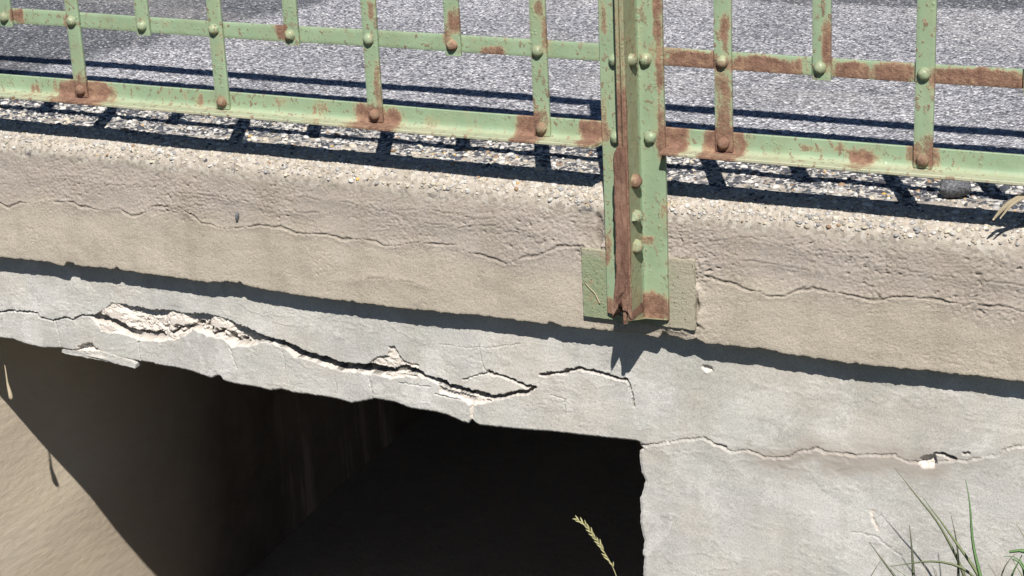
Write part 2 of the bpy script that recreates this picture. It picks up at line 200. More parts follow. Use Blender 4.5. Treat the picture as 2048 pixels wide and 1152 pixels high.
def link(name, me, mat=None, parent=None, loc=None):
    o = bpy.data.objects.new(name, me)
    COL.objects.link(o)
    if mat is not None and me is not None and len(me.materials) == 0: me.materials.append(mat)
    if parent is not None: o.parent = parent
    if loc is not None: o.location = loc
    return o

def tag(o, label, cat, group=None):
    o['label'] = label; o['category'] = cat; o['kind'] = 'thing'
    if group: o['group'] = group
    return o

def structure(o):
    o['kind'] = 'structure'
    return o

def empty(name, loc):
    o = bpy.data.objects.new(name, None)
    o.empty_display_size = 0.05
    COL.objects.link(o); o.location = loc
    return o

def section_sweep(sec, axis, place, closed=True, caps=True):
    """sec: k 2-D points, axis: n stations, place(t, sec) -> (k,3)."""
    rings = [place(t, sec) for t in axis]
    V = np.concatenate(rings); n, k = len(axis), len(sec)
    q = []
    for i in range(n - 1):
        for j in range(k if closed else k - 1):
            j2 = (j + 1) % k
            q.append((i * k + j, i * k + j2, (i + 1) * k + j2, (i + 1) * k + j))
    tris = []
    if caps and closed:
        for base, rev in ((0, True), ((n - 1) * k, False)):
            c = len(V)
            V = np.vstack([V, V[base:base + k].mean(0)])
            for j in range(k):
                a, b = base + j, base + (j + 1) % k
                tris.append((b, a, c) if rev else (a, b, c))
    return V, np.array(q), (np.array(tris) if tris else None)

def dense_poly(pts, step):
    out = []
    n = len(pts)
    for i in range(n):
        a = np.array(pts[i], float); b = np.array(pts[(i + 1) % n], float)
        m = max(1, int(round(np.linalg.norm(b - a) / step)))
        for k in range(m): out.append(a + (b - a) * k / m)
    return np.array(out)

def bevel_rect(x0, x1, y0, y1, b):
    return [(x0 + b, y0), (x1 - b, y0), (x1 - b * .3, y0 + b * .3), (x1, y0 + b), (x1, y1 - b), (x1 - b * .3, y1 - b * .3), (x1 - b, y1),
            (x0 + b, y1), (x0 + b * .3, y1 - b * .3), (x0, y1 - b), (x0, y0 + b), (x0 + b * .3, y0 + b * .3)]

def tube(pts, rad, k=7):
    pts = np.array(pts, float); n = len(pts)
    rad = np.broadcast_to(np.array(rad, float), (n,))
    rings = []
    up = np.array((0.3, 0.9, 0.2)); up /= np.linalg.norm(up)
    for i in range(n):
        t = pts[min(i + 1, n - 1)] - pts[max(i - 1, 0)]; t /= np.linalg.norm(t) + 1e-12
        a = np.cross(t, up); a /= np.linalg.norm(a) + 1e-12; b = np.cross(t, a)
        an = np.linspace(0, 2 * np.pi, k, endpoint=False)
        rings.append(pts[i] + rad[i] * (np.cos(an)[:, None] * a + np.sin(an)[:, None] * b))
    V = np.concatenate(rings); q = []
    for i in range(n - 1):
        for j in range(k):
            q.append((i * k + j, i * k + (j + 1) % k, (i + 1) * k + (j + 1) % k, (i + 1) * k + j))
    t = []
    for base in (0, (n - 1) * k):
        c = len(V); V = np.vstack([V, V[base:base + k].mean(0)])
        for j in range(k): t.append((base + j, base + (j + 1) % k, c))
    return V, np.array(q), np.array(t)

def spline(pts, n):
    p = np.array(pts, float); d = np.concatenate([[0], np.cumsum(np.linalg.norm(np.diff(p, axis=0), axis=1))])
    t = np.linspace(0, d[-1], n)
    q = np.stack([np.interp(t, d, p[:, k]) for k in range(3)], -1)
    for _ in range(2):
        q[1:-1] = .25 * q[:-2] + .5 * q[1:-1] + .25 * q[2:]
    return q

# ------------------------------------------------------------------ material helpers
class Mat:
    def __init__(self, name, rough=0.9, spec=0.3):
        self.m = bpy.data.materials.new(name); self.m.use_nodes = True
        self.nt = self.m.node_tree; self.nt.nodes.clear()
        self.out = self.nt.nodes.new('ShaderNodeOutputMaterial')
        self.b = self.nt.nodes.new('ShaderNodeBsdfPrincipled')
        self.nt.links.new(self.b.outputs[0], self.out.inputs[0])
        self.b.inputs['Roughness'].default_value = rough
        self.b.inputs['Specular IOR Level'].default_value = spec
        self.geo = self.nt.nodes.new('ShaderNodeNewGeometry')
        self.pos = self.geo.outputs['Position']
    def put(self, sock, v):
        if hasattr(v, 'is_output'): self.nt.links.new(v, sock)
        elif isinstance(v, (tuple, list)):
            sock.default_value = tuple(v) + ((1.0,) if len(v) == 3 and len(sock.default_value) == 4 else ())
        else: sock.default_value = v
    def map(self, scale=(1, 1, 1), rot=(0, 0, 0), vec=None, loc=(0, 0, 0)):
        n = self.nt.nodes.new('ShaderNodeMapping'); self.put(n.inputs['Vector'], vec or self.pos)
        n.inputs['Scale'].default_value = scale; n.inputs['Rotation'].default_value = rot; n.inputs['Location'].default_value = loc
        return n.outputs[0]
    def noise(self, scale, detail=4, rough=.6, vec=None, dist=0.0):
        n = self.nt.nodes.new('ShaderNodeTexNoise'); self.put(n.inputs['Vector'], vec or self.pos)
        n.inputs['Scale'].default_value = scale; n.inputs['Detail'].default_value = detail
        n.inputs['Roughness'].default_value = rough; n.inputs['Distortion'].default_value = dist
        return n.outputs[0]
    def voro(self, scale, vec=None, feature='F1', rnd=1.0):
        n = self.nt.nodes.new('ShaderNodeTexVoronoi'); n.feature = feature
        self.put(n.inputs['Vector'], vec or self.pos); n.inputs['Scale'].default_value = scale
        n.inputs['Randomness'].default_value = rnd
        return n
    def ramp(self, f, stops, interp='LINEAR'):
        n = self.nt.nodes.new('ShaderNodeValToRGB'); self.put(n.inputs[0], f); r = n.color_ramp
        r.interpolation = interp
        while len(r.elements) < len(stops): r.elements.new(0.5)
        for e, (p, c) in zip(r.elements, stops):
            e.position = p; e.color = (c, c, c, 1) if isinstance(c, (int, float)) else tuple(c) + (1,)
        return n.outputs[0]
    def mix(self, f, a, b, blend='MIX'):
        n = self.nt.nodes.new('ShaderNodeMix'); n.data_type = 'RGBA'; n.blend_type = blend
        self.put(n.inputs[0], f); self.put(n.inputs[6], a); self.put(n.inputs[7], b)
        return n.outputs[2]
    def math(self, op, a, b=0.0, c=None, clamp=False):
        n = self.nt.nodes.new('ShaderNodeMath'); n.operation = op; n.use_clamp = clamp
        self.put(n.inputs[0], a); self.put(n.inputs[1], b)
        if c is not None: self.put(n.inputs[2], c)
        return n.outputs[0]
    def sep(self, v):
        n = self.nt.nodes.new('ShaderNodeSeparateXYZ'); self.put(n.inputs[0], v); return n.outputs
    def attr(self, name='mask'):
        n = self.nt.nodes.new('ShaderNodeAttribute'); n.attribute_name = name
        s = self.nt.nodes.new('ShaderNodeSeparateColor'); self.nt.links.new(n.outputs['Color'], s.inputs[0])
        return n.outputs['Color'], s.outputs
    def bump(self, h, strength=0.5, dist=0.002, normal=None):
        n = self.nt.nodes.new('ShaderNodeBump'); n.inputs['Strength'].default_value = strength
        n.inputs['Distance'].default_value = dist; self.put(n.inputs['Height'], h)
        if normal: self.put(n.inputs['Normal'], normal)
        self.nt.links.new(n.outputs[0], self.b.inputs['Normal']); return n.outputs[0]
    def color(self, c): self.put(self.b.inputs['Base Color'], c)
    def rough(self, r): self.put(self.b.inputs['Roughness'], r)

def build_materials():
    M = {}
    # --- pale grey lime plaster of the culvert wall (mask: r fresh mortar, g dirt in cracks, b brown stain)
    t = Mat('grey_plaster', .92, .2)
    _, s = t.attr()
    big = t.ramp(t.noise(6, 6, .65), [(.38, 0), (.6, 1)])
    streak = t.noise(9, 5, .65, t.map((1, 1, 4)))
    speck = t.noise(420, 2, .6)
    c = t.mix(big, (.36, .349, .326), (.465, .452, .425))
    c = t.mix(t.ramp(streak, [(.42, 0), (.6, .5)]), c, (.415, .41, .395))
    patch = t.ramp(t.noise(11, 7, .72, None, .5), [(.52, 0), (.57, .55)])
    c = t.mix(patch, c, (.53, .52, .495))
    mossy = t.ramp(t.noise(4.5, 5, .7, t.map((1, 1, 1), loc=(8, 2, 1))), [(.5, 0), (.68, .55)])
    c = t.mix(mossy, c, (.32, .325, .29))
    dark = t.ramp(t.noise(30, 7, .75), [(.56, 0), (.74, .45)])
    c = t.mix(dark, c, (.25, .245, .235))
    warm = t.ramp(t.noise(7, 4, .6, t.map((1, 1, 1), loc=(3, 1, 5))), [(.48, 0), (.66, .4)])
    c = t.mix(warm, c, (.44, .385, .32))
    fine = t.ramp(speck, [(.3, .74), (.55, 1.0), (.75, 1.1)])
    c = t.mix(1.0, c, fine, 'MULTIPLY')
    pits = t.ramp(t.voro(170).outputs['Distance'], [(.03, .35), (.12, 1)])
    pm = t.ramp(t.noise(30, 3), [(.5, 1), (.56, 0)])
    drip = t.ramp(t.noise(30, 3, .6, t.map((1, 1, .12))), [(.56, 0), (.7, .3)])
    c = t.mix(drip, c, (.30, .29, .265))
    c = t.mix(1.0, c, t.mix(pm, pits, (1, 1, 1)), 'MULTIPLY')
    c = t.mix(s[2], c, t.mix(t.noise(60, 4), (.265, .235, .205), (.345, .31, .275)))
    fr = t.mix(t.noise(170, 5, .75), (.40, .355, .31), (.62, .575, .525))
    c = t.mix(s[0], c, fr)
    c = t.mix(s[1], c, (.07, .06, .05))
    t.color(c)
    t.bump(t.math('ADD', t.math('MULTIPLY', streak, .5), t.math('ADD', t.math('MULTIPLY', t.noise(240, 4, .7), .6), t.noise(900, 2, .6))), .38, .001)
    M['plaster'] = t.m
    # --- brownish render of the edge beam (mask: r aggregate/asphalt share, g crack dirt, b upper band)
    t = Mat('edge_beam_concrete', .95, .15)
    _, s = t.attr()
    n1 = t.noise(6, 5, .65)
    lower = t.mix(t.ramp(n1, [(.3, 0), (.7, 1)]), (.355, .312, .255), (.42, .372, .31))
    upper = t.mix(t.ramp(n1, [(.3, 0), (.7, 1)]), (.30, .26, .227), (.375, .33, .292))
    c = t.mix(s[2], lower, upper)
    vs = t.ramp(t.noise(12, 4, .6, t.map((1, 1, .22))), [(.5, 0), (.68, .5)])
    c = t.mix(vs, c, (.27, .235, .185))
    pale = t.ramp(t.noise(17, 6, .75), [(.6, 0), (.67, .5)])
    c = t.mix(pale, c, (.42, .38, .335))
    c = t.mix(1.0, c, t.ramp(t.noise(120, 5, .8, t.map((1, 1, 1.5))), [(.30, .55), (.38, .96), (.6, 1.04)]), 'MULTIPLY')
    c = t.mix(1.0, c, t.ramp(t.noise(380, 3, .7), [(.3, .72), (.55, 1.0), (.78, 1.12)]), 'MULTIPLY')
    pv = t.ramp(t.voro(230, t.map((.8, 1, 1.2))).outputs['Distance'], [(.06, .3), (.17, 1)])
    pmk = t.ramp(t.noise(16, 5, .7), [(.46, 1), (.56, .15)])
    c = t.mix(1.0, c, t.mix(pmk, (1, 1, 1), pv), 'MULTIPLY')
    top = t.mix(t.noise(90, 4, .7), (.24, .21, .175), (.36, .32, .275))
    tv = t.voro(190)
    cell = t.ramp(t.sep(tv.outputs['Color'])[0], [(.0, (.15, .135, .125)), (.3, (.34, .30, .25)), (.7, (.44, .395, .335)), (1, (.60, .57, .52))])
    top = t.mix(.45, top, cell)
    c = t.mix(t.ramp(s[0], [(.15, 0), (.42, 1)]), c, top)
    av = t.voro(150)
    acell = t.ramp(t.sep(av.outputs['Color'])[1], [(0, (.030, .033, .042)), (.45, (.075, .078, .09)), (.62, (.22, .21, .2)), (.85, (.42, .40, .37)), (1, (.6, .58, .55))])
    asp = t.ramp(t.math('ADD', s[0], t.math('MULTIPLY', t.math('SUBTRACT', t.noise(22, 4, .65), .5), 1.1)), [(.56, 0), (.70, 1)])
    c = t.mix(asp, c, acell)
    c = t.mix(s[1], c, (.075, .06, .05))
    t.color(c)
    h = t.math('ADD', t.noise(200, 5, .75), t.math('MULTIPLY', t.noise(700, 2, .6), .6))
    t.bump(h, .6, .002)
    M['beam'] = t.m
    # --- chip-seal road (mask: r dark smoother asphalt)
    t = Mat('road_asphalt', .85, .35)
    _, s = t.attr()
    v = t.voro(215, t.map((.9, .85, 1)))
    rnd = t.sep(v.outputs['Color'])
    light = t.ramp(rnd[0], [(0, (.10, .10, .115)), (.22, (.20, .203, .228)), (.42, (.315, .315, .342)), (.8, (.425, .424, .45)), (1, (.60, .595, .61))])
    darkc = t.ramp(rnd[0], [(0, (.06, .064, .078)), (.5, (.10, .105, .122)), (.8, (.17, .172, .188)), (1, (.33, .328, .335))])
    wear = t.ramp(t.noise(3.0, 6, .7), [(.38, 0), (.7, .6)])
    c = t.mix(t.math('MAXIMUM', s[0], wear), light, darkc)
    gap = t.ramp(v.outputs['Distance'], [(.5, 1.0), (.85, .5)])
    c = t.mix(1.0, c, gap, 'MULTIPLY')
    c = t.mix(t.ramp(t.noise(1.7, 5, .7, t.map((.6, 1.6, 1))), [(.5, 0), (.68, .35)]), c, (.33, .315, .29))
    t.color(c)
    hh = t.math('SUBTRACT', 1.0, t.math('MULTIPLY', v.outputs['Distance'], 1.1))
    t.bump(t.math('ADD', hh, t.math('MULTIPLY', t.noise(500, 3), .3)), 1.0, .004)
    M['road'] = t.m
    t = Mat('road_paint', .8, .3)
    t.color(t.mix(t.ramp(t.noise(60, 5, .7), [(.4, 0), (.6, 1)]), (.62, .61, .58), (.78, .77, .74)))
    t.bump(t.noise(150, 3), .4, .002); M['paint_line'] = t.m
    # --- green paint and rust (mask: r rust, g grime)
    t = Mat('green_paint', .5, .4)
    _, s = t.attr()
    n1 = t.noise(46, 7, .75, t.map((1, 1, .55))); n2 = t.noise(190, 4, .75)
    green = t.mix(t.ramp(t.noise(14, 4), [(.35, 0), (.65, 1)]), (.20, .275, .175), (.245, .325, .21))
    chalk = t.ramp(t.noise(50, 5, .7), [(.55, 0), (.75, .3)])
    green = t.mix(chalk, green, (.33, .38, .265))
    old = t.ramp(t.noise(19, 6, .72, t.map((1, 1, .6))), [(.47, 0), (.68, .5)])
    green = t.mix(old, green, (.235, .255, .145))
    grime = t.mix(t.noise(80, 4), (.16, .15, .09), (.26, .26, .16))
    gm = t.math('MULTIPLY', s[1], t.ramp(t.noise(45, 4), [(.3, .6), (.6, 1)]))
    green = t.mix(gm, green, grime)
    dust = t.math('MULTIPLY', s[2], t.ramp(t.noise(35, 5, .7, t.map((.3, 1, 1))), [(.3, .35), (.6, 1)]))
    green = t.mix(dust, green, (.40, .37, .27))
    r0 = t.math('ADD', t.math('ADD', s[0], .06), t.math('MULTIPLY', t.math('SUBTRACT', n1, .5), 1.9))
    r0 = t.math('ADD', r0, t.math('MULTIPLY', t.math('SUBTRACT', n2, .5), .8))
    drp = t.noise(70, 4, .7, t.map((1, 1, .12)))
    r0 = t.math('ADD', r0, t.math('MULTIPLY', t.math('SUBTRACT', drp, .5), .7))
    pin = t.ramp(t.noise(130, 3, .6, t.map((1, 1, .7), loc=(4, 4, 4))), [(.585, 0), (.64, .85)])
    pin = t.math('MAXIMUM', pin, t.ramp(t.noise(58, 4, .65, t.map((1, 1, .6), loc=(9, 2, 7))), [(.60, 0), (.66, .8)]))
    pinb = t.ramp(t.noise(7, 3), [(.36, 0.2), (.56, 1)])
    rm = t.math('MAXIMUM', t.ramp(r0, [(.44, 0), (.50, .55), (.74, 1)]), t.math('MULTIPLY', pin, pinb))
    halo = t.ramp(r0, [(.22, 0), (.52, .7)])
    green = t.mix(halo, green, (.33, .285, .165))
    rust = t.mix(t.ramp(t.noise(95, 5, .75), [(.3, 0), (.7, 1)]), (.10, .05, .034), (.255, .148, .102))
    rust = t.mix(t.ramp(t.noise(34, 5, .75), [(.5, 0), (.66, .7)]), rust, (.33, .215, .135))
    t.color(t.mix(rm, green, rust))
    t.rough(t.ramp(rm, [(0, .46), (1, .95)]))
    h = t.math('ADD', t.math('MULTIPLY', t.noise(60, 3), .5), t.math('MULTIPLY', t.math('MULTIPLY', rm, t.noise(210, 4, .75)), 2.2))
    h = t.math('SUBTRACT', h, t.math('MULTIPLY', rm, .6))
    bl = t.math('MULTIPLY', t.ramp(t.voro(110).outputs['Distance'], [(.10, 1), (.28, 0)]), t.ramp(t.noise(18, 3), [(.45, 0), (.6, 1)]))
    h = t.math('ADD', h, t.math('MULTIPLY', bl, .55))
    t.bump(h, .6, .0018)
    M['paint'] = t.m
    t = Mat('rusty_steel', .95, .2)
    n1 = t.noise(75, 6, .78, t.map((1, 1, .2)))
    c = t.mix(t.ramp(n1, [(.3, 0), (.7, 1)]), (.075, .038, .027), (.25, .145, .105))
    c = t.mix(t.ramp(t.noise(25, 4), [(.55, 0), (.75, .6)]), c, (.30, .205, .15))
    t.color(c)
    t.bump(t.math('ADD', t.noise(120, 5, .75, t.map((1, 1, .35))), t.math('MULTIPLY', t.noise(500, 3), .4)), .8, .003)
    M['rust'] = t.m
    # --- mortar-smeared base plate
    t = Mat('smeared_plate', .85, .25)
    x = t.sep(t.pos)[0]
    side = t.ramp(t.math('ADD', x, t.math('MULTIPLY', t.noise(45, 6, .75), .09)), [(.045, .08), (.085, .55), (.12, .92)])
    green = t.mix(t.noise(70, 5, .7), (.18, .235, .135), (.28, .315, .20))
    rst = t.ramp(t.noise(45, 6, .75), [(.55, 0), (.66, .85)])
    green = t.mix(rst, green, (.34, .21, .13))
    mort = t.mix(t.noise(120, 5, .7), (.30, .275, .205), (.42, .375, .30))
    c = t.mix(side, green, mort)
    top = t.ramp(t.math('ADD', t.math('ADD', t.sep(t.pos)[2], 1.0), t.math('MULTIPLY', t.noise(60, 5, .7), .05)), [(.715, 0), (.735, .85)])
    c = t.mix(top, c, mort)
    c = t.mix(t.ramp(t.voro(120).outputs['Distance'], [(.08, .85), (.2, 0)]), c, (.06, .07, .05))
    t.color(c); t.bump(t.noise(130, 6, .8), 1.0, .004)
    M['plate'] = t.m
    # --- culvert side wall: warm trowelled render, deeper in painted shade and streaks of reflected light
    t = Mat('trowelled_render', .95, .15)
    p = t.sep(t.pos)
    n1 = t.noise(5, 5, .65, t.map((1, .35, 1)))
    c = t.mix(t.ramp(n1, [(.3, 0), (.7, 1)]), (.62, .525, .40), (.71, .615, .485))
    c = t.mix(t.ramp(t.noise(16, 5, .7, t.map((1, .3, 1))), [(.55, 0), (.7, .45)]), c, (.68, .60, .48))
    c = t.mix(t.ramp(t.noise(45, 5, .75), [(.6, 0), (.72, .4)]), c, (.42, .32, .18))
    c = t.mix(t.ramp(t.math('MULTIPLY', p[1], .75), [(.28, 0), (.72, 1)]), c, t.mix(t.ramp(t.noise(5, 6, .7), [(.35, 0), (.65, 1)]), (.155, .125, .095), (.245, .20, .155)))  # darkens with depth, the passage shade put into the colour
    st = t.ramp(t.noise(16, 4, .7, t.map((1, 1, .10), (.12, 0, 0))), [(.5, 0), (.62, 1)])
    # light thrown up by water, painted as pale streaks with their own outline
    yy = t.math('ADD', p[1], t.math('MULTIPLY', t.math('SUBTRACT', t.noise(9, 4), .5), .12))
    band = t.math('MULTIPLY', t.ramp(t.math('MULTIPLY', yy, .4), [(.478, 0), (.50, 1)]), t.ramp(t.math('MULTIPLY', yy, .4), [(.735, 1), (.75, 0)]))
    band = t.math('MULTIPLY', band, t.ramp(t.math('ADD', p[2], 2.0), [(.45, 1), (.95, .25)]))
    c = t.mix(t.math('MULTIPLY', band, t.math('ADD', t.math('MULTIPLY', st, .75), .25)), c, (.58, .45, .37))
    t.color(c)
    t.bump(t.math('ADD', t.noise(110, 7, .8, t.map((1, .16, 1), (.10, 0, 0))), t.math('MULTIPLY', t.noise(420, 4, .75), .6)), .55, .002)
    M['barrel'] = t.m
    t = Mat('pale_bounce', .95, .1)  # pale colour for unseen faces, added to bounce light onto the floor
    t.color(t.mix(t.noise(5, 6, .7), (.62, .54, .44), (.74, .66, .55)))
    t.bump(t.noise(60, 5, .7), .5, .004); M['pale_bounce'] = t.m
    # --- the rest
    t = Mat('earth', 1.0, .1)
    soil = (t.mix(t.ramp(t.noise(4, 6, .7), [(.35, 0), (.65, 1)]), (.10, .08, .05), (.13, .14, .055)))
    bed_dimmed = t.mix(t.noise(9, 6, .7), (.10, .08, .055), (.17, .14, .10))
    bed_brightened = t.mix(t.noise(9, 6, .7), (.46, .40, .33), (.62, .55, .46))
    bed = t.mix(t.ramp(t.math('ADD', t.math('MULTIPLY', t.sep(t.pos)[1], .5), t.math('MULTIPLY', t.noise(3, 4), .1)), [(.36, 0), (.5, 1)]), bed_dimmed, bed_brightened)  # bed colour dark in front to cut bounce, pale deeper to brighten the floor
    t.color(t.mix(t.ramp(t.math('ADD', t.sep(t.pos)[2], 2.0), [(.5, 1), (.65, 0)]), soil, bed))
    t.bump(t.noise(30, 6, .8), 1, .05); M['earth'] = t.m
    def leaf(name, a, b, tr):
        t = Mat(name, .55, .35)
        t.color(t.mix(t.noise(60, 4), a, b))
        tb = t.nt.nodes.new('ShaderNodeBsdfTranslucent'); tb.inputs[0].default_value = tr + (1,)
        ms = t.nt.nodes.new('ShaderNodeMixShader'); ms.inputs[0].default_value = .3
        t.nt.links.new(t.b.outputs[0], ms.inputs[1]); t.nt.links.new(tb.outputs[0], ms.inputs[2])
        t.nt.links.new(ms.outputs[0], t.out.inputs[0]); return t.m
    M['bright'] = leaf('leaf_bright', (.11, .21, .08), (.20, .33, .13), (.1, .25, .04))
    M['mid'] = leaf('leaf_mid', (.17, .21, .10), (.27, .31, .16), (.15, .22, .06))
    M['pale'] = leaf('leaf_pale', (.15, .18, .10), (.26, .28, .16), (.2, .25, .1))
    M['dark'] = leaf('leaf_dark', (.12, .135, .085), (.19, .205, .13), (.03, .05, .02))
    M['dry'] = leaf('straw', (.42, .34, .22), (.60, .52, .38), (.4, .33, .2))
    M['husk'] = leaf('seed_husk', (.30, .30, .13), (.52, .47, .27), (.35, .33, .12))
    t = Mat('dark_stone', .8, .3)
    t.color(t.mix(t.ramp(t.noise(330, 3, .8), [(.42, 0), (.65, 1)]), (.05, .052, .06), (.19, .192, .205)))
    t.bump(t.noise(140, 5, .8), .8, .003); M['stone'] = t.m
    t = Mat('pebbles', .7, .35)
    col, _ = t.attr()
    t.color(t.mix(1.0, col, t.ramp(t.noise(500, 3), [(.3, .75), (.7, 1.1)]), 'MULTIPLY'))
    t.bump(t.noise(400, 3), .3, .001); M['pebble_mix'] = t.m
    for nm, a in (('white', (.50, .48, .445)), ('cream', (.42, .375, .30)), ('grey', (.30, .29, .285)), ('slate', (.055, .06, .075)), ('ochre', (.52, .33, .09)), ('brown', (.24, .16, .10))):
        t = Mat('pebble_' + nm, .7, .35)
        t.color(t.mix(t.noise(250, 4), tuple(x * .75 for x in a), tuple(min(.8, x * 1.2) for x in a)))
        t.bump(t.noise(400, 3), .3, .001); M['pebble_' + nm] = t.m
    return M
MAT = build_materials()
# ------------------------------------------------------------------ road and ground
def axis_dense(lo, hi, a, b, step, coarse):
    d = np.arange(a, b + step * .5, step)
    return np.concatenate([np.array([c for c in coarse if lo <= c < a - step]), d, np.array([c for c in coarse if b + step < c <= hi])])

def build_road():
    co = [-90, -60, -40, -25, -15, -10, -7, -5, -4, -3.4, -3, -2.8, 1.4, 1.7, 2, 2.5, 3, 4, 5, 7, 10, 15, 25, 40, 60, 90]
    xs = axis_dense(-90, 90, -2.5, .9, .0046, co)
    ys = np.concatenate([np.arange(.235, 1.66, .0046), np.array([1.7, 1.8, 2, 2.3, 2.8, 3.4, 4, 4.6, 5.0])])
    X, Y = np.meshgrid(xs, ys, indexing='ij')
    f, cid = worley(X * 110, Y * 110, 3)
    dense = ((X > -2.5) & (X < .9) & (Y < 1.66)).astype(float)
    Z = LEDGE_Z - .004 + fbm(X * 3, Y * 3, 5, 3) * .003 + dense * ((.55 - f) * .0042 * (.4 + cid))
    # darker, tighter surfacing: an old patch at the left and a strip by the painted line
    w = fbm(X * 6, Y * 6, 8, 4) * .05
    patch = sstep(-.02, .06, (-1.395 + (Y - .6) * .22) - X + w)
    strip = sstep(-.02, .02, Y - (1.455 + .06 * X) + w * .6)
    Vm = np.stack([np.clip(np.maximum(patch, strip), 0, 1).ravel(), 0 * X.ravel(), 0 * X.ravel()], -1)
    me = mesh_np('road', np.stack([X, Y, Z], -1).reshape(-1, 3), grid_quads(*X.shape), mask=Vm)
    structure(link('road', me, MAT['road']))
    xs = np.concatenate([np.linspace(-90, -3, 12), np.arange(-2.9, 1.5, .05), np.linspace(2, 90, 12)])
    ys = np.linspace(1.575, 1.70, 6)
    X, Y = np.meshgrid(xs, ys, indexing='ij')
    Z = LEDGE_Z + .003 + fbm(X * 3, Y * 3, 5, 3) * .003
    structure(link('road_line', mesh_np('road_line', np.stack([X, Y, Z], -1).reshape(-1, 3), grid_quads(*X.shape)), MAT['paint_line']))
build_road()

def ground_z(X, Y):
    bank = -1.0 + fbm(X * 1.3, Y * 1.3, 21, 4) * .06
    chan = sstep(.35, -.25, X) * sstep(-2.6, -1.5, X)
    front = bank * (1 - chan) + chan * (-1.55 + fbm(X * 3, Y * 3, 31, 4) * .03)
    inner = np.where((X > -2.5) & (X < .3), -1.55 + fbm(X * 3, Y * 3, 31, 4) * .03, -1.0)
    z = np.where(Y > .3, inner, front)
    far = np.where((X > -2.5) & (X < .3), -1.55, -.45 + fbm(X * .2, Y * .2, 41, 3) * .15)
    return np.where(Y > 5.1, far, z)

def build_ground():
    co = list(np.linspace(-900, -20, 14)) + [-12, -8, -6, -5, -4, 3, 4, 5, 7, 10] + list(np.linspace(20, 900, 14))
    xs = axis_dense(-900, 900, -3.2, 2.6, .05, sorted(co))
    ys = np.concatenate([np.linspace(-900, -12, 14), np.array([-9, -7, -5.5, -4.5]), np.arange(-4, .3, .06), np.array([.31, .6, 1, 1.5, 2, 2.5, 3, 3.5, 4, 4.5, 5, 5.09, 5.11, 5.5, 6, 7, 9, 11, 14]), np.linspace(20, 900, 14)])
    X, Y = np.meshgrid(xs, ys, indexing='ij')
    me = mesh_np('ground', np.stack([X, Y, ground_z(X, Y)], -1).reshape(-1, 3), grid_quads(*X.shape))
    structure(link('ground', me, MAT['earth']))
build_ground()
# ------------------------------------------------------------------ edge beam
BB = np.array(BEAM_BOTTOM)
def beam_bottom(X):
    return np.interp(X, BB[:, 0], BB[:, 1]) + fbm(X * 80, X * 0 + 3.3, 51, 6, .8) * .0036 + sstep(.72, .8, vnoise(X * 28, X * 0 + 7.7, 53)) * .005

def beam_relief(X, Z):
    """outward relief of the front face, crack dirt"""
    wx = X + fbm(X * 40, Z * 40, 61, 3) * .004; wz = Z + fbm(X * 40, Z * 40, 66, 3) * .004
    v = np.clip((LEDGE_Z - .02 - Z) / .2, 0, 1)                      # 0 top .. 1 bottom
    rough = sstep(.0, .12, v) * (1 - sstep(.42, .62, v + fbm(X * 5, Z * 8, 63, 3) * .15)) + .18
    patch = np.exp(-((X - .095) / .06) ** 2 - ((Z + .29) / .05) ** 2) * 1.3 + np.exp(-((X + .075) / .035) ** 2 - ((Z + .26) / .05) ** 2) * 1.2 \
        + np.exp(-((X - .06) / .06) ** 2 - ((Z + .40) / .02) ** 2) * 1.5 + np.exp(-((X - .47) / .09) ** 2 - ((Z + .285) / .03) ** 2) * .6
    patch = patch + sstep(.1, .5, fbm(X * 7, Z * 12, 64, 3)) * .5
    rough = np.clip(rough * (.35 + .9 * sstep(-.35, .35, fbm(X * 9, Z * 16, 67, 3))) + patch, 0, 2)
    n = .55 - np.abs(fbm(wx * 90, wz * 170, 71, 4, .65)) * 1.6 + fbm(wx * 200, wz * 330, 72, 3, .7) * .7
    pit = sstep(.35, .6, fbm(wx * 95, wz * 150, 75, 3)) * .0016
    h = .85 * rough * (n * .0016 - pit * 1.5) + fbm(X * 9, Z * 14, 73, 4) * .0022 + fbm(X * 260, Z * 300, 79, 2) * .0003
    dirt = np.zeros(X.shape)
    for poly, w, dep in BEAM_CRACKS:
        m = near(X, Z, poly, .02)
        if not m.any(): continue
        d = polydist(wx[m], wz[m], poly)
        k = .12 + 1.3 * sstep(.28, .72, vnoise(X[m] * 26, Z[m] * 26, 77))
        c = 1 - sstep(w * .35 * k, w * 1.1 * k, d)
        h[m] -= c * dep * .6
        h[m] += np.exp(-(d / .006) ** 2) * .0008
        dirt[m] = np.maximum(dirt[m], c * .34)
    # mortar packed against the top and right edges of the base plate
    dx = np.maximum(np.maximum(-.0865 - X, X - .0912), 0); dz = np.maximum(np.maximum(-.396 - Z, Z + .291), 0)
    d = np.hypot(dx, dz)
    pk = np.exp(-(d / .010) ** 2) * sstep(.35, .6, vnoise(wx * 38, wz * 38, 85)) * (sstep(-.30, -.285, Z) * .7 + sstep(.08, .092, X) + sstep(.0, .04, X) * sstep(-.392, -.4, Z))
    h += np.clip(pk, 0, 1) * .005
    lone = 0
    return h, np.clip(dirt + lone * .35, 0, 1), np.clip(1 - sstep(.38, .62, v + fbm(X * 5, Z * 8, 63, 3) * .2), 0, 1)

def ledge_z(X, Y):
    """upper surface of the beam: flat top that rolls over into the face"""
    base = LEDGE_Z + fbm(X * 8, Y * 8, 91, 4) * .0025 + fbm(X * 45, Y * 45, 95, 3) * .0014
    t = np.clip((.052 - Y) / (.052 - BEAM_Y), 0, 1)
    return base - .034 * (1 - np.sqrt(np.clip(1 - t * t, 0, 1)))

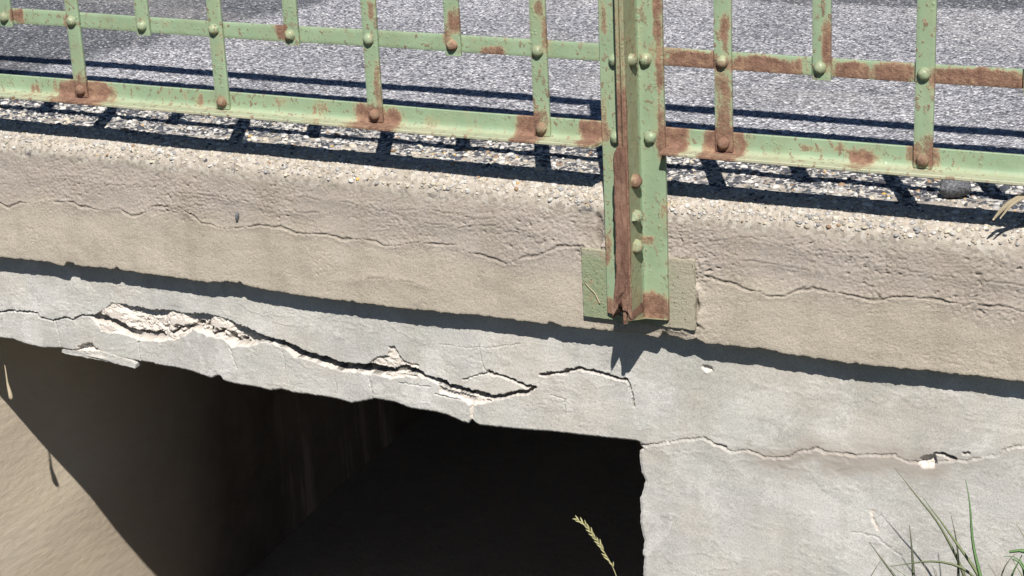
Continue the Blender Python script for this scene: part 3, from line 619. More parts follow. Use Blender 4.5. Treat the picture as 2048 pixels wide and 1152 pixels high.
def build_beam():
    co = [-90, -60, -30, -15, -9, -6, -4.5, -3.6, -3.1, -2.8, -2.6, -2.4, -2.2, -2, -1.9, -1.8, -1.7, -1.6, -1.5, 1.0, 1.1, 1.2, 1.3, 1.5, 1.7, 2, 2.4, 3, 4, 6, 9, 15, 30, 60, 90]
    xs = axis_dense(-90, 90, -1.42, .92, .0018, co)
    top_y = np.concatenate([np.arange(.25, .054, -.0035), .052 - (.052 - BEAM_Y) * np.sin(np.linspace(0, 1, 15) * math.pi / 2) * .9995])
    nface = 118
    under_y = np.array([.012, .018, .026, .036, .05, .08, .2])
    nx, nt, nu = len(xs), len(top_y), len(under_y)
    XT, YT = np.meshgrid(xs, top_y, indexing='ij')
    ZT = ledge_z(XT, YT)
    z0 = ZT[:, -1]
    t = np.linspace(0, 1, nface + 1)[1:]
    XF = np.repeat(xs[:, None], nface, 1)
    ZF = z0[:, None] + (beam_bottom(xs) - z0)[:, None] * t[None]
    h, dirt, upper = beam_relief(XF, ZF)
    arris = sstep(.985, 1.0, np.repeat(t[None], nx, 0)) * .0008
    YF = BEAM_Y - h * (np.clip(t / .06, 0, 1) * (1 - .6 * sstep(.93, 1, t)))[None] + arris
    XU = np.repeat(xs[:, None], nu, 1); YU = np.repeat(under_y[None], nx, 0)
    ZU = beam_bottom(xs)[:, None] + fbm(XU * 30, YU * 30, 99, 3) * .003 + .001
    P = np.concatenate([np.stack([XT, YT, ZT], -1), np.stack([XF, YF, ZF], -1), np.stack([XU, YU, ZU], -1)], 1)
    edge = np.clip(sstep(.03, .1, YT) * .6 + .42, 0, 1) * 1.0
    wob = fbm(XT * 6, YT * 6, 101, 4)
    rT = np.clip(.45 + sstep(.045, .11, YT + wob * .03) * .25 + sstep(.12, .24, YT) * .2, 0, 1)
    rF = .5 * (1 - sstep(.0, .09, t + fbm(XF * 20, ZF * 20, 103, 3) * .05))
    mask = np.zeros(P.shape)
    mask[:, :nt, 0] = rT
    mask[:, nt:nt + nface, 0] = rF
    mask[:, nt:nt + nface, 1] = dirt
    mask[:, nt:nt + nface, 2] = upper
    mask[:, :nt, 2] = 1
    me = mesh_np('edge_beam', P.reshape(-1, 3), grid_quads(P.shape[0], P.shape[1], True), mask=mask.reshape(-1, 3))
    o = link('edge_beam', me, MAT['beam'])
    tag(o, 'weathered brown concrete edge beam with pebbly top, carrying the green railing', 'concrete beam')
    return o
BEAM = build_beam()

def ico(sub):
    p = (1 + 5 ** .5) / 2
    v = [(-1, p, 0), (1, p, 0), (-1, -p, 0), (1, -p, 0), (0, -1, p), (0, 1, p), (0, -1, -p), (0, 1, -p), (p, 0, -1), (p, 0, 1), (-p, 0, -1), (-p, 0, 1)]
    f = [(0, 11, 5), (0, 5, 1), (0, 1, 7), (0, 7, 10), (0, 10, 11), (1, 5, 9), (5, 11, 4), (11, 10, 2), (10, 7, 6), (7, 1, 8), (3, 9, 4), (3, 4, 2), (3, 2, 6), (3, 6, 8), (3, 8, 9), (4, 9, 5), (2, 4, 11), (6, 2, 10), (8, 6, 7), (9, 8, 1)]
    v = [np.array(a) / np.linalg.norm(a) for a in v]
    for _ in range(sub):
        c = {}; nf = []
        def mid(a, b):
            k = (min(a, b), max(a, b))
            if k not in c:
                m = v[a] + v[b]; v.append(m / np.linalg.norm(m)); c[k] = len(v) - 1
            return c[k]
        for a, b, d in f:
            x, y, z = mid(a, b), mid(b, d), mid(d, a)
            nf += [(a, x, z), (b, y, x), (d, z, y), (x, y, z)]
        f = nf
    return np.array(v), np.array(f)

def lumpy(sub, seed, amp):
    v, f = ico(sub)
    r = np.random.default_rng(seed)
    d = np.zeros(len(v))
    for _ in range(5):
        a = r.normal(size=3); a /= np.linalg.norm(a)
        d += np.clip(v @ a - r.uniform(.3, .8), 0, 1) * -r.uniform(.3, .9)
    return v * (1 + d * amp)[:, None], f

def rot_z_tilt(a, tx, ty):
    return np.array(Matrix.Rotation(a, 3, 'Z') @ Matrix.Rotation(tx, 3, 'X') @ Matrix.Rotation(ty, 3, 'Y'))

def build_pebbles():
    r = np.random.default_rng(5)
    n = 10500
    X = r.uniform(-1.42, .92, n); u = r.uniform(0, 1, n)
    Y = np.where(u < .48, r.uniform(.009, .06, n), r.uniform(.05, .25, n))
    size = np.clip(np.exp(r.normal(math.log(.0029), .38, n)), .0015, .0082)
    size = np.where(Y < .055, np.minimum(size * .85, .0048), size)
    asph = np.clip((Y - .045) / .08 + fbm(X * 9, Y * 9, 107, 3) * .6, 0, 1)
    pal = {'white': (.50, .48, .445), 'cream': (.42, .375, .30), 'grey': (.30, .29, .285), 'slate': (.055, .06, .075), 'ochre': (.52, .33, .09), 'brown': (.24, .16, .10)}
    kinds = list(pal)
    w0 = np.array([.25, .44, .25, .015, .005, .04]); w1 = np.array([.25, .07, .24, .40, .006, .034])
    kind = np.empty(n, int)
    for i in range(n):
        w = w0 * (1 - asph[i]) + w1 * asph[i]
        kind[i] = r.choice(6, p=w / w.sum())
    order = np.argsort(-size * (1 + .0 * Y))
    protos = [lumpy(1, 300 + k, .55) for k in range(6)]
    small = [lumpy(0, 400 + k, .35) for k in range(6)]
    meshes = {}
    Z = ledge_z(X, Y)
    VV, FF, CC = [], [], []; base = 0
    for rank, i in enumerate(order):
        s = size[i]; asp = np.array([r.uniform(.85, 1.35), r.uniform(.75, 1.1), r.uniform(.5, .8)])
        sink = -.05 if Y[i] > .06 else -.35
        loc = np.array([X[i], Y[i], Z[i] + s * asp[2] * sink])
        R3 = rot_z_tilt(r.uniform(0, 6.28), r.normal(0, .3), r.normal(0, .3))
        if rank < 300:
            k = rank % 6; key = (k, kinds[kind[i]])
            if key not in meshes:
                v, f = protos[k]
                meshes[key] = mesh_np('pebble', v, tris=f); meshes[key].materials.append(MAT['pebble_' + key[1]])
            o = bpy.data.objects.new('pebble', meshes[key]); COL.objects.link(o); o.parent = BEAM
            o.matrix_local = Matrix.Translation(loc.tolist()) @ Matrix(R3.tolist()).to_4x4() @ Matrix.Diagonal((*(asp * s).tolist(), 1))
        else:
            v, f = (protos if s > .0042 else small)[rank % 6]
            VV.append((v * asp * s) @ R3.T + loc); FF.append(f + base); base += len(v)
            c = np.array(pal[kinds[kind[i]]]) * r.uniform(.7, 1.2)
            CC.append(np.repeat(c[None], len(v), 0))
    me = mesh_np('pebble_bed', np.concatenate(VV), tris=np.concatenate(FF), mask=np.concatenate(CC))
    o = link('pebble_bed', me, MAT['pebble_mix'], BEAM); o['kind'] = 'stuff'
    # dark slate splinter stuck in the render
    v, f = lumpy(1, 77, .5)
    c = link('stone_chip', mesh_np('stone_chip', v * np.array((.0036, .004, .010)), tris=f, smooth=False), MAT['stone'], BEAM, (CHIP[0], BEAM_Y - .001, CHIP[1]))
    c.rotation_euler = (0, .2, .1)
build_pebbles()

# ------------------------------------------------------------------ culvert wall
CAV = CAV_UP + CAV_LO[::-1]
def wall_relief(X, Z):
    """relief of the plaster towards the viewer and its masks"""
    wx = X + fbm(X * 110, Z * 110, 111, 4, .65) * .0034 + fbm(X * 30, Z * 30, 112, 2) * .004; wz = Z + fbm(X * 110, Z * 110, 116, 4, .65) * .0034 + fbm(X * 30, Z * 30, 117, 2) * .003
    h = fbm(X * 5, Z * 7, 121, 3) * .003 + fbm(X * 22, Z * 60, 125, 4) * .0004 + fbm(X * 160, Z * 200, 129, 3) * .00025
    lay = fbm(X * 9, Z * 16, 131, 5, .6)
    h += sstep(.16, .19, lay) * .0004 - sstep(.30, .33, lay) * .0003
    fresh = np.zeros(X.shape); dirt = np.zeros(X.shape); stain = np.zeros(X.shape)
    for poly, w, dep in WALL_CRACKS:
        m = near(X, Z, poly, .015)
        if not m.any(): continue
        d = polydist(wx[m], wz[m], poly)
        k = .55 + .9 * vnoise(X[m] * 40, Z[m] * 40, 141)
        c = 1 - sstep(w * .35 * k, w * .8 * k + .0006, d)
        h[m] -= c * dep * 1.3
        lip = np.exp(-(d / (w * 1.6)) ** 2)
        h[m] += lip * .0003
        fresh[m] = np.maximum(fresh[m], (1 - sstep(w * .6, w * 1.15, d)) * (w > .0025) * .8)
        dirt[m] = np.maximum(dirt[m], c * min(.75, dep * 110))
    rgh = fbm(wx * 100, wz * 130, 151, 5, .65) * .0058 + fbm(wx * 380, wz * 420, 155, 2) * .0016
    for poly, dep in ((FRESH1, .004), (FRESH2, .003), (FRESH3, .005), (FRESH4, .008), (FRESH5, .012), (FRESH6, .006), (FRESH7, .0008)):
        m = near(X, Z, poly, .01)
        if not m.any(): continue
        ins = inside(wx[m], wz[m], poly); d = polydist(wx[m], wz[m], poly + poly[:1])
        a = np.where(ins, sstep(0, .0025, d), 0)
        h[m] = h[m] * (1 - a) + a * (-dep + rgh[m] * min(1, dep / .004) * .5)
        fresh[m] = np.maximum(fresh[m], np.where(ins, 1, 0)); dirt[m] *= np.where(ins & (d > .001), .3, 1)
    m = near(X, Z, CAV, .02)
    if m.any():
        x, z = wx[m], wz[m]
        ins = inside(x, z, CAV)
        du = polydist(x, z, CAV_UP); dl = polydist(x, z, CAV_LO)
        wide = sstep(-.66, -.76, X[m])                              # broad spall on the left, open crack on the right
        floor_ = -(.0095 * wide + .026 * (1 - wide)) * (.3 + 1.3 * sstep(.2, .8, vnoise(X[m] * 22, Z[m] * 9, 158)))
        c1 = polydist(x, z, CREV1); c2 = polydist(x, z, CREV2)
        kk = .5 + vnoise(X[m] * 70, Z[m] * 70, 157)
        crev = np.maximum(1 - sstep(.004 * kk, .0085 * kk, c1), (1 - sstep(.003 * kk, .009 * kk, c2)) * sstep(.3, .55, vnoise(X[m] * 120, Z[m] * 120, 159)))
        f = floor_ + rgh[m] * (.35 + .65 * wide) + wide * .004 * sstep(.004, .02, du)
        f -= crev * .020
        slope = -(.0008 + dl * (2.2 * wide + 14.0 * (1 - wide))) + rgh[m] * .6 * sstep(0, .0025, dl)
        f = np.maximum(f, slope) if True else f
        f = np.where(crev > .4, np.minimum(f, -.016 * crev), f)
        hm = h[m]
        hm = np.where(ins, np.minimum(f, -.0012), hm)
        out = ~ins
        
        h[m] = hm
        rim = sstep(.35, .6, vnoise(X[m] * 60, Z[m] * 60, 163)) * (1 - sstep(.0012, .0022, dl))
        fresh[m] = np.where(ins, wide + (1 - wide) * rim, fresh[m])
        fresh[m] = np.maximum(fresh[m], np.where(out, (1 - sstep(.0004, .0030 * kk, dl)) * .8 * sstep(.3, .6, vnoise(X[m] * 50, Z[m] * 50, 165)) * (.25 + .75 * wide), 0))
        dirt[m] = np.where(ins, crev * .4 + (1 - wide) * .82 * (1 - rim), dirt[m])
    # damp brown tide mark along the crack in the pier
    pc = np.array(PIER_CRACK)
    cz = np.interp(X, pc[:, 0], pc[:, 1])
    s = np.exp(-((Z - cz + .008) / .026) ** 2) * sstep(.10, .24, X) * (1 - sstep(.41, .47, X))
    s = s + np.exp(-((Z - cz) / .012) ** 2) * sstep(.0, .12, X) * .35 + np.exp(-((Z - cz + .012) / .012) ** 2) * sstep(.25, .3, X) * (1 - sstep(.4, .55, X)) * .6
    stain = np.clip(s * 1.15 * (.75 + .8 * fbm(X * 18, Z * 45, 161, 4)), 0, .9)
    jut = sstep(.001, -.0012, wz - cz) * np.exp(-np.clip(cz - Z, 0, 1) / .05) * sstep(-.01, .03, X) * .0024
    return h + jut, fresh, np.clip(dirt, 0, 1), stain

SE = np.array(SOFFIT_EDGE); JE = np.array(JAMB_EDGE)[::-1]
def soffit_edge(X):
    return np.interp(X, SE[:, 0], SE[:, 1]) + fbm(X * 130, X * 0 + 1.1, 171, 3) * .0012
def jamb_edge(Z):
    return np.interp(Z, JE[:, 1], JE[:, 0]) + fbm(Z * 110, Z * 0 + 2.1, 175, 3) * .0014

def build_wall():
    root = empty('culvert_wall', (.4, WALL_Y, -1.2))
    tag(root, 'cracked pale grey plaster wall with square opening, under the brown edge beam', 'wall')
    def part(name, P, mask, flip=False):
        return link(name, mesh_np(name, P.reshape(-1, 3) - np.array(root.location), grid_quads(P.shape[0], P.shape[1], flip), mask=mask.reshape(-1, 3)), MAT['plaster'], root)
    XC = -.0171
    # lintel over the opening
    xs = np.concatenate([np.arange(-1.40, XC, .00105), [XC]])
    rows = np.linspace(0, 1, 196)
    X = np.repeat(xs[:, None], len(rows), 1)
    ze = soffit_edge(xs); ze[-1] = JE[-1, 1]
    Z = -.395 + (ze + .395)[:, None] * rows[None]
    h, fr, di, st = wall_relief(X, Z)
    arris = sstep(.985, 1, rows)[None] * .002
    P = np.stack([X, WALL_Y - h + arris, Z], -1)
    dy = np.array([.004, .010, .02, .04, .07, .12, .2])
    XS = np.repeat(xs[:, None], len(dy), 1); YS = WALL_Y + .002 + np.repeat(dy[None], len(xs), 0)
    ZS = ze[:, None] + fbm(XS * 25, YS * 25, 181, 4) * .006 * np.clip(dy / .02, 0, 1)[None] + .012 * np.clip(dy / .2, 0, 1)[None]
    P = np.concatenate([P, np.stack([XS, YS, ZS], -1)], 1)
    M3 = np.concatenate([np.stack([fr, di, st], -1), np.zeros(XS.shape + (3,))], 1)
    part('lintel', P, M3, True)
    # pier right of the opening
    zs = np.concatenate([np.arange(-.395, JE[-1, 1], -.0015), np.arange(JE[-1, 1], -.87, -.0015), np.arange(-.87, -2.0, -.02)])
    cols = np.concatenate([np.linspace(0, 1, 480), 1 + np.array([.02, .06, .15, .3, .6, 1.2, 3, 8])])
    xj = np.where(zs > JE[-1, 1] + 1e-6, XC, jamb_edge(zs))
    Z = np.repeat(zs[:, None], len(cols), 1)
    X = xj[:, None] + (.80 - xj)[:, None] * cols[None]
    h, fr, di, st = wall_relief(X, Z)
    low = (zs <= JE[-1, 1] + 1e-6)[:, None]
    P = np.stack([X, WALL_Y - h + np.where(low, sstep(.006, 0, cols)[None] * .002, 0), Z], -1)
    dy = np.array([.2, .12, .07, .04, .02, .010, .004])
    XS = xj[:, None] + fbm(np.repeat(zs[:, None], 7, 1) * 25, np.repeat(dy[None], len(zs), 0) * 25, 185, 3) * .004 * np.clip(dy / .02, 0, 1)[None]
    XS = np.where(low, XS, XC + .0)
    YS = np.where(low, WALL_Y + .002 + dy[None], P[:, :1, 1])
    R = np.stack([XS, YS, np.repeat(zs[:, None], 7, 1)], -1)
    # only the part of the jamb below the corner turns inwards
    k = int(np.argmax(low[:, 0]))
    part('pier', P, np.stack([fr, di, st], -1))
    part('jamb', np.concatenate([R[k:], P[k:, :1]], 1), np.zeros((len(zs) - k, 8, 3)))
    # left end of the wall beyond the opening
    xs = np.concatenate([[-9, -5, -3.5], np.arange(-2.6, -1.398, .01)]); xs[-1] = -1.40
    zs = np.arange(-.395, -2.0, -.01)
    X, Z = np.meshgrid(xs, zs, indexing='ij')
    h, fr, di, st = wall_relief(X, Z)
    part('pier', np.stack([X, WALL_Y - h, Z], -1), np.stack([fr, di, st], -1), True)
    # loose tongue of plaster hanging from the lintel edge
    fp = np.array(FLAKE); fp = dense_poly(fp, .004)
    fp = fp + np.stack([fbm(fp[:, 0] * 200, fp[:, 1] * 200, 191, 2), fbm(fp[:, 0] * 200, fp[:, 1] * 200, 195, 2)], -1) * .0022
    n = len(fp); c = fp.mean(0)
    def ring(s, y): 
        q = c + (fp - c) * s
        return np.stack([q[:, 0], WALL_Y - y + fbm(q[:, 0] * 90, q[:, 1] * 90, 197, 3) * .0012 - (q[:, 0] - c[0]) * .02, q[:, 1]], -1)
    rings = [ring(1, -.012), ring(1, .0014), ring(.992, .0024), ring(.8, .0026), ring(.45, .0024)]
    V = np.concatenate(rings + [ring(.0, .005)[:1]])
    q = [(i * n + j, i * n + (j + 1) % n, (i + 1) * n + (j + 1) % n, (i + 1) * n + j) for i in range(4) for j in range(n)]
    t = [(4 * n + j, 4 * n + (j + 1) % n, 5 * n) for j in range(n)]
    me = mesh_np('plaster_flake', V - np.array(root.location), np.array(q), np.array(t), mask=np.zeros((len(V), 3)))
    me.set_sharp_from_angle(angle=math.radians(35))
    o = link('plaster_flake', me, MAT['plaster'], root); o['label'] = 'loose tongue of plaster hanging from the opening edge'
build_wall()

# ------------------------------------------------------------------ culvert barrel
def build_barrel():
    root = empty('culvert_passage', (-.7, 2.5, -1.55))
    tag(root, 'dark culvert passage behind the wall opening with one sunlit rendered side', 'tunnel')
    rl = np.array(root.location)
    ys = np.concatenate([np.arange(WALL_Y, 1.0, .004), np.arange(1.0, 3.2, .03), np.linspace(3.3, 5.0, 10)])
    zs = np.arange(-.55, -2.0, -.005)
    Y, Z = np.meshgrid(ys, zs, indexing='ij')
    rel = fbm(Y * 2.2, Z * 3, 201, 2) * .006 + fbm(Y * 14, Z * 120 + Y * 14, 207, 4, .65) * .0007 + fbm(Y * 14 + Z * 5, Z * 40 + Y * 6, 205, 4, .55) * .0003 + fbm(Y * 70, Z * 130, 209, 3) * .0002
    X = -1.40 - .10 * (Y - WALL_Y) + rel * np.clip((Y - WALL_Y) / .02, 0, 1)
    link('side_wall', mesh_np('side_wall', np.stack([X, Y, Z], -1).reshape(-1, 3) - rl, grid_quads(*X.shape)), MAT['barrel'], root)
    ys2 = np.linspace(WALL_Y + .19, 5.0, 50); zs2 = np.linspace(-.55, -2.0, 30)
    Y, Z = np.meshgrid(ys2, zs2, indexing='ij')
    X = -.012 + fbm(Y * 3, Z * 4, 211, 4) * .01
    link('side_wall', mesh_np('side_wall', np.stack([X, Y, Z], -1).reshape(-1, 3) - rl, grid_quads(*X.shape, True)), MAT['pale_bounce'], root)
    xs = np.linspace(-2.4, .1, 60); ys3 = np.linspace(WALL_Y + .19, 5.0, 60)
    X, Y = np.meshgrid(xs, ys3, indexing='ij')
    Z = -.588 + fbm(X * 3, Y * 3, 221, 4) * .006
    link('ceiling', mesh_np('ceiling', np.stack([X, Y, Z], -1).reshape(-1, 3) - rl, grid_quads(*X.shape, True)), MAT['pale_bounce'], root)
build_barrel()
# ------------------------------------------------------------------ railing
def rust_at(X, Z):
    r = np.zeros(X.shape)
    for cx, cz, rx, rz, s in RUST:
        d = np.maximum(np.abs(X - cx) / rx, np.abs(Z - cz) / rz)
        e = np.hypot((X - cx) / rx, (Z - cz) / rz)
        d = .5 * d + .5 * e
        r = np.maximum(r, s * (1 - sstep(.45, 1.35, d)) * .95)
    far = (X < -1.3) | (X > .62)
    r = np.where(far, .35 * vnoise(X * 12, Z * 12, 301), r)
    return r

def dust_at(V):
    return np.clip((-.1235 - V[:, 2]) / .005, 0, 1) * .8

RAIL = empty('railing', (0, 0, LEDGE_Z))
tag(RAIL, 'green riveted steel railing with rust patches, bolted to the edge beam', 'railing')
RL = np.array(RAIL.location)

def rail_part(name, V, q, t, parent=RAIL, mat='paint', origin=None, grime=0.0, rust=None, smooth=True):
    o0 = RL if origin is None else np.array(origin)
    r = rust_at(V[:, 0], V[:, 2]) if rust is None else np.full(len(V), rust)
    g = np.full(len(V), grime) if np.isscalar(grime) else grime
    me = mesh_np(name, V - o0, q, t, smooth=smooth, mask=np.stack([r, g, (dust_at(V) if name == 'bottom_rail' else 0 * r)], -1))
    o = link(name, me, MAT[mat], parent)
    if parent is RAIL: o.location = (o0 - RL)
    else:
        pw = RL + np.array(parent.location)
        o.location = o0 - pw
    me.set_sharp_from_angle(angle=math.radians(40))
    return o

def bar_x(name, x0, x1, sec, bend=0.0, grime=0.0, seed=0):
    """section in (y,z) swept along x"""
    sec = dense_poly(sec, .005)
    ax = np.linspace(x0, x1, max(2, int((x1 - x0) / .005)))
    def place(t, s):
        dz = fbm(np.array([t * 2.2]), np.array([seed * 1.7]), 311 + seed, 2)[0] * .0016
        dy = fbm(np.array([t * 1.7]), np.array([seed * 3.1]), 317 + seed, 2)[0] * .0012
        if any(p - .0455 < t < p + .0525 for p in POSTS):          # the foot is cut back behind the post flanges
            s = np.stack([np.maximum(s[:, 0], .0006), s[:, 1]], -1)
        return np.stack([np.full(len(s), t), s[:, 0] + dy * .5, s[:, 1] + dz], -1)
    V, q, t = section_sweep(sec, ax, place)
    g = grime(V) if callable(grime) else grime
    return rail_part(name, V, q, t, grime=g)

def flat(z, hgt=.025, y0=.0004, y1=.0056):
    return bevel_rect(y0, y1, z - hgt / 2, z + hgt / 2, .0012)

def angle_section(zt, zb, y0, y1, lip):
    """L: upright leg y0..y1 from zb to zt, foot reaching towards the viewer to y = lip"""
    th = y1 - y0
    return [(y1, zt - .001), (y1 - .001, zt), (y0 + .001, zt), (y0, zt - .001), (y0, zb + th + .006), (y0 - .002, zb + th + .002), (y0 - .006, zb + th),
            (lip + .001, zb + th), (lip, zb + th - .001), (lip, zb + .001), (lip + .001, zb), (y1 - .001, zb), (y1, zb + .001)]

POSTS = [-14 * PITCH * 1.0, 0.0, 14 * PITCH]
TOP_Z = .335; HAND_Z = .47
def foot_grime(V):
    return np.clip((-.122 - V[:, 2]) / .006, 0, 1) * .15
for a, b, k in ((POSTS[0], POSTS[1], 0), (POSTS[1], POSTS[2], 1)):
    x0, x1 = a + .0, b - .0
    bar_x('bottom_rail', x0 + (.004 if k else 0), x1 - (.004 if not k else 0), angle_section(-.0995, -.1325, .0004, .0054, -.028), grime=foot_grime, seed=1 + k)
    bar_x('middle_rail', x0 + (.004 if k else 0), x1 - (.004 if not k else 0), flat(0.0), seed=3 + k)
    bar_x('upper_rail', x0 + (.004 if k else 0), x1 - (.004 if not k else 0), angle_section(TOP_Z + .014, TOP_Z - .016, .0004, .0054, -.024), seed=5 + k)
bar_x('handrail', POSTS[0] - .05, POSTS[2] + .05, [(.018 * math.cos(a), HAND_Z + .018 * math.sin(a)) for a in np.linspace(0, 2 * math.pi, 14, endpoint=False)], seed=9)

def dome(rad, hgt, k=16, rings=5):
    """rivet head, base in the xz plane, bulging towards -y"""
    V = []; q = []; t = []
    for i in range(rings):
        a = (i / rings) * math.pi / 2
        for j in range(k):
            b = 2 * math.pi * j / k
            V.append((rad * math.cos(a) * math.cos(b), -hgt * math.sin(a) if i else .001, rad * math.cos(a) * math.sin(b)))
    V.append((0, -hgt, 0))
    for i in range(rings - 1):
        for j in range(k):
            q.append((i * k + j, i * k + (j + 1) % k, (i + 1) * k + (j + 1) % k, (i + 1) * k + j))
    for j in range(k): t.append(((rings - 1) * k + j, (rings - 1) * k + (j + 1) % k, rings * k))
    return np.array(V), np.array(q), np.array(t)

def rivet(parent, pos, rad=.0092, hgt=.0085, rust=None, grime=.25, axis='y', sx=1.0):
    V, q, t = dome(rad, hgt)
    V = V * np.array((sx, 1, 1))
    grime = min(1, grime * random.uniform(.6, 2.6)); sx = sx * random.uniform(.93, 1.06)
    V = V * (1 + .13 * fbm(V[:, 0] * 200 + pos[0] * 50, V[:, 2] * 200, 331, 2))[:, None]
    if axis == 'x': V = np.stack([-V[:, 1], V[:, 0], V[:, 2]], -1)
    V = V + np.array(pos)
    if rust is None: rust = float(rust_at(np.array([pos[0]]), np.array([pos[2]]))[0]) * .8 + random.choice((0, 0, .12, .25, .35))
    return rail_part('rivet', V, q, t, parent, origin=pos, rust=rust, grime=grime)

def baluster(idx):
    x = (idx - 8) * PITCH
    long_ = idx % 2 == 1
    z0 = -.1255 if long_ else -.0125 - .004
    z1 = TOP_Z + .012
    lean = random.uniform(-.0012, .0012)
    sec = dense_poly(bevel_rect(x - .0127, x + .0127, -.0056, 0.0, .0012), .005)
    def place(t, s):
        d = fbm(np.array([t * 4.0]), np.array([idx * 2.3]), 341, 2)[0] * .0008 + lean * t
        return np.stack([s[:, 0] + d, s[:, 1], np.full(len(s), t)], -1)
    V, q, t = section_sweep(sec, np.linspace(z0, z1, int((z1 - z0) / .005)), place)
    o = rail_part('baluster', V, q[:, ::-1], t, origin=(x, 0, z0), grime=.06)
    rivet(o, (x - .001 + random.uniform(-.001, .001), -.0056, .0 + random.uniform(-.002, .001)))
    if long_: rivet(o, (x + random.uniform(-.001, .001), -.0056, RAIL_BOTTOM))
    rivet(o, (x, -.0056, TOP_Z))
    return o
for i in list(range(-5, 8)) + list(range(9, 22)):
    baluster(i)

def angle_iron(xa, xb, web0, web1, zb, zt, wl, seed):
    """flange xa..xb in the rail plane and a web web0..web1 that points at the viewer"""
    yf, yb, yw = -.0062, -.0002, -.053
    if web0 > (xa + xb) / 2:      # web at the right end
        sec = [(xa, yb), (xa, yf + .001), (xa + .001, yf), (web0 - .004, yf), (web0 - .001, yf - .001), (web0, yf - .004), (web0, yw + .0015), (web0 + .0015, yw), (web1, yw), (web1, yb)]
    else:
        sec = [(web0, yb), (web0, yw), (web1 - .0015, yw), (web1, yw + .0015), (web1, yf - .004), (web1 + .001, yf - .001), (web1 + .004, yf), (xb - .001, yf), (xb, yf + .001), (xb, yb)]
    sec = dense_poly(sec, .005)
    ax = np.linspace(zb, zt, int((zt - zb) / .006))
    def place(t, s):
        d = fbm(np.array([t * 3.0]), np.array([1.3]), 351 + seed, 2)[0] * .0012
        z = np.full(len(s), t)
        if t < zb + .02:                                   # torn lower end: web hangs down in a point
            w = np.clip((-.012 - s[:, 1]) / .04, 0, 1)
            z = z - w * wl * (zb + .02 - t) / .02
        return np.stack([s[:, 0] + d, s[:, 1], z], -1)
    return section_sweep(sec, ax, place)

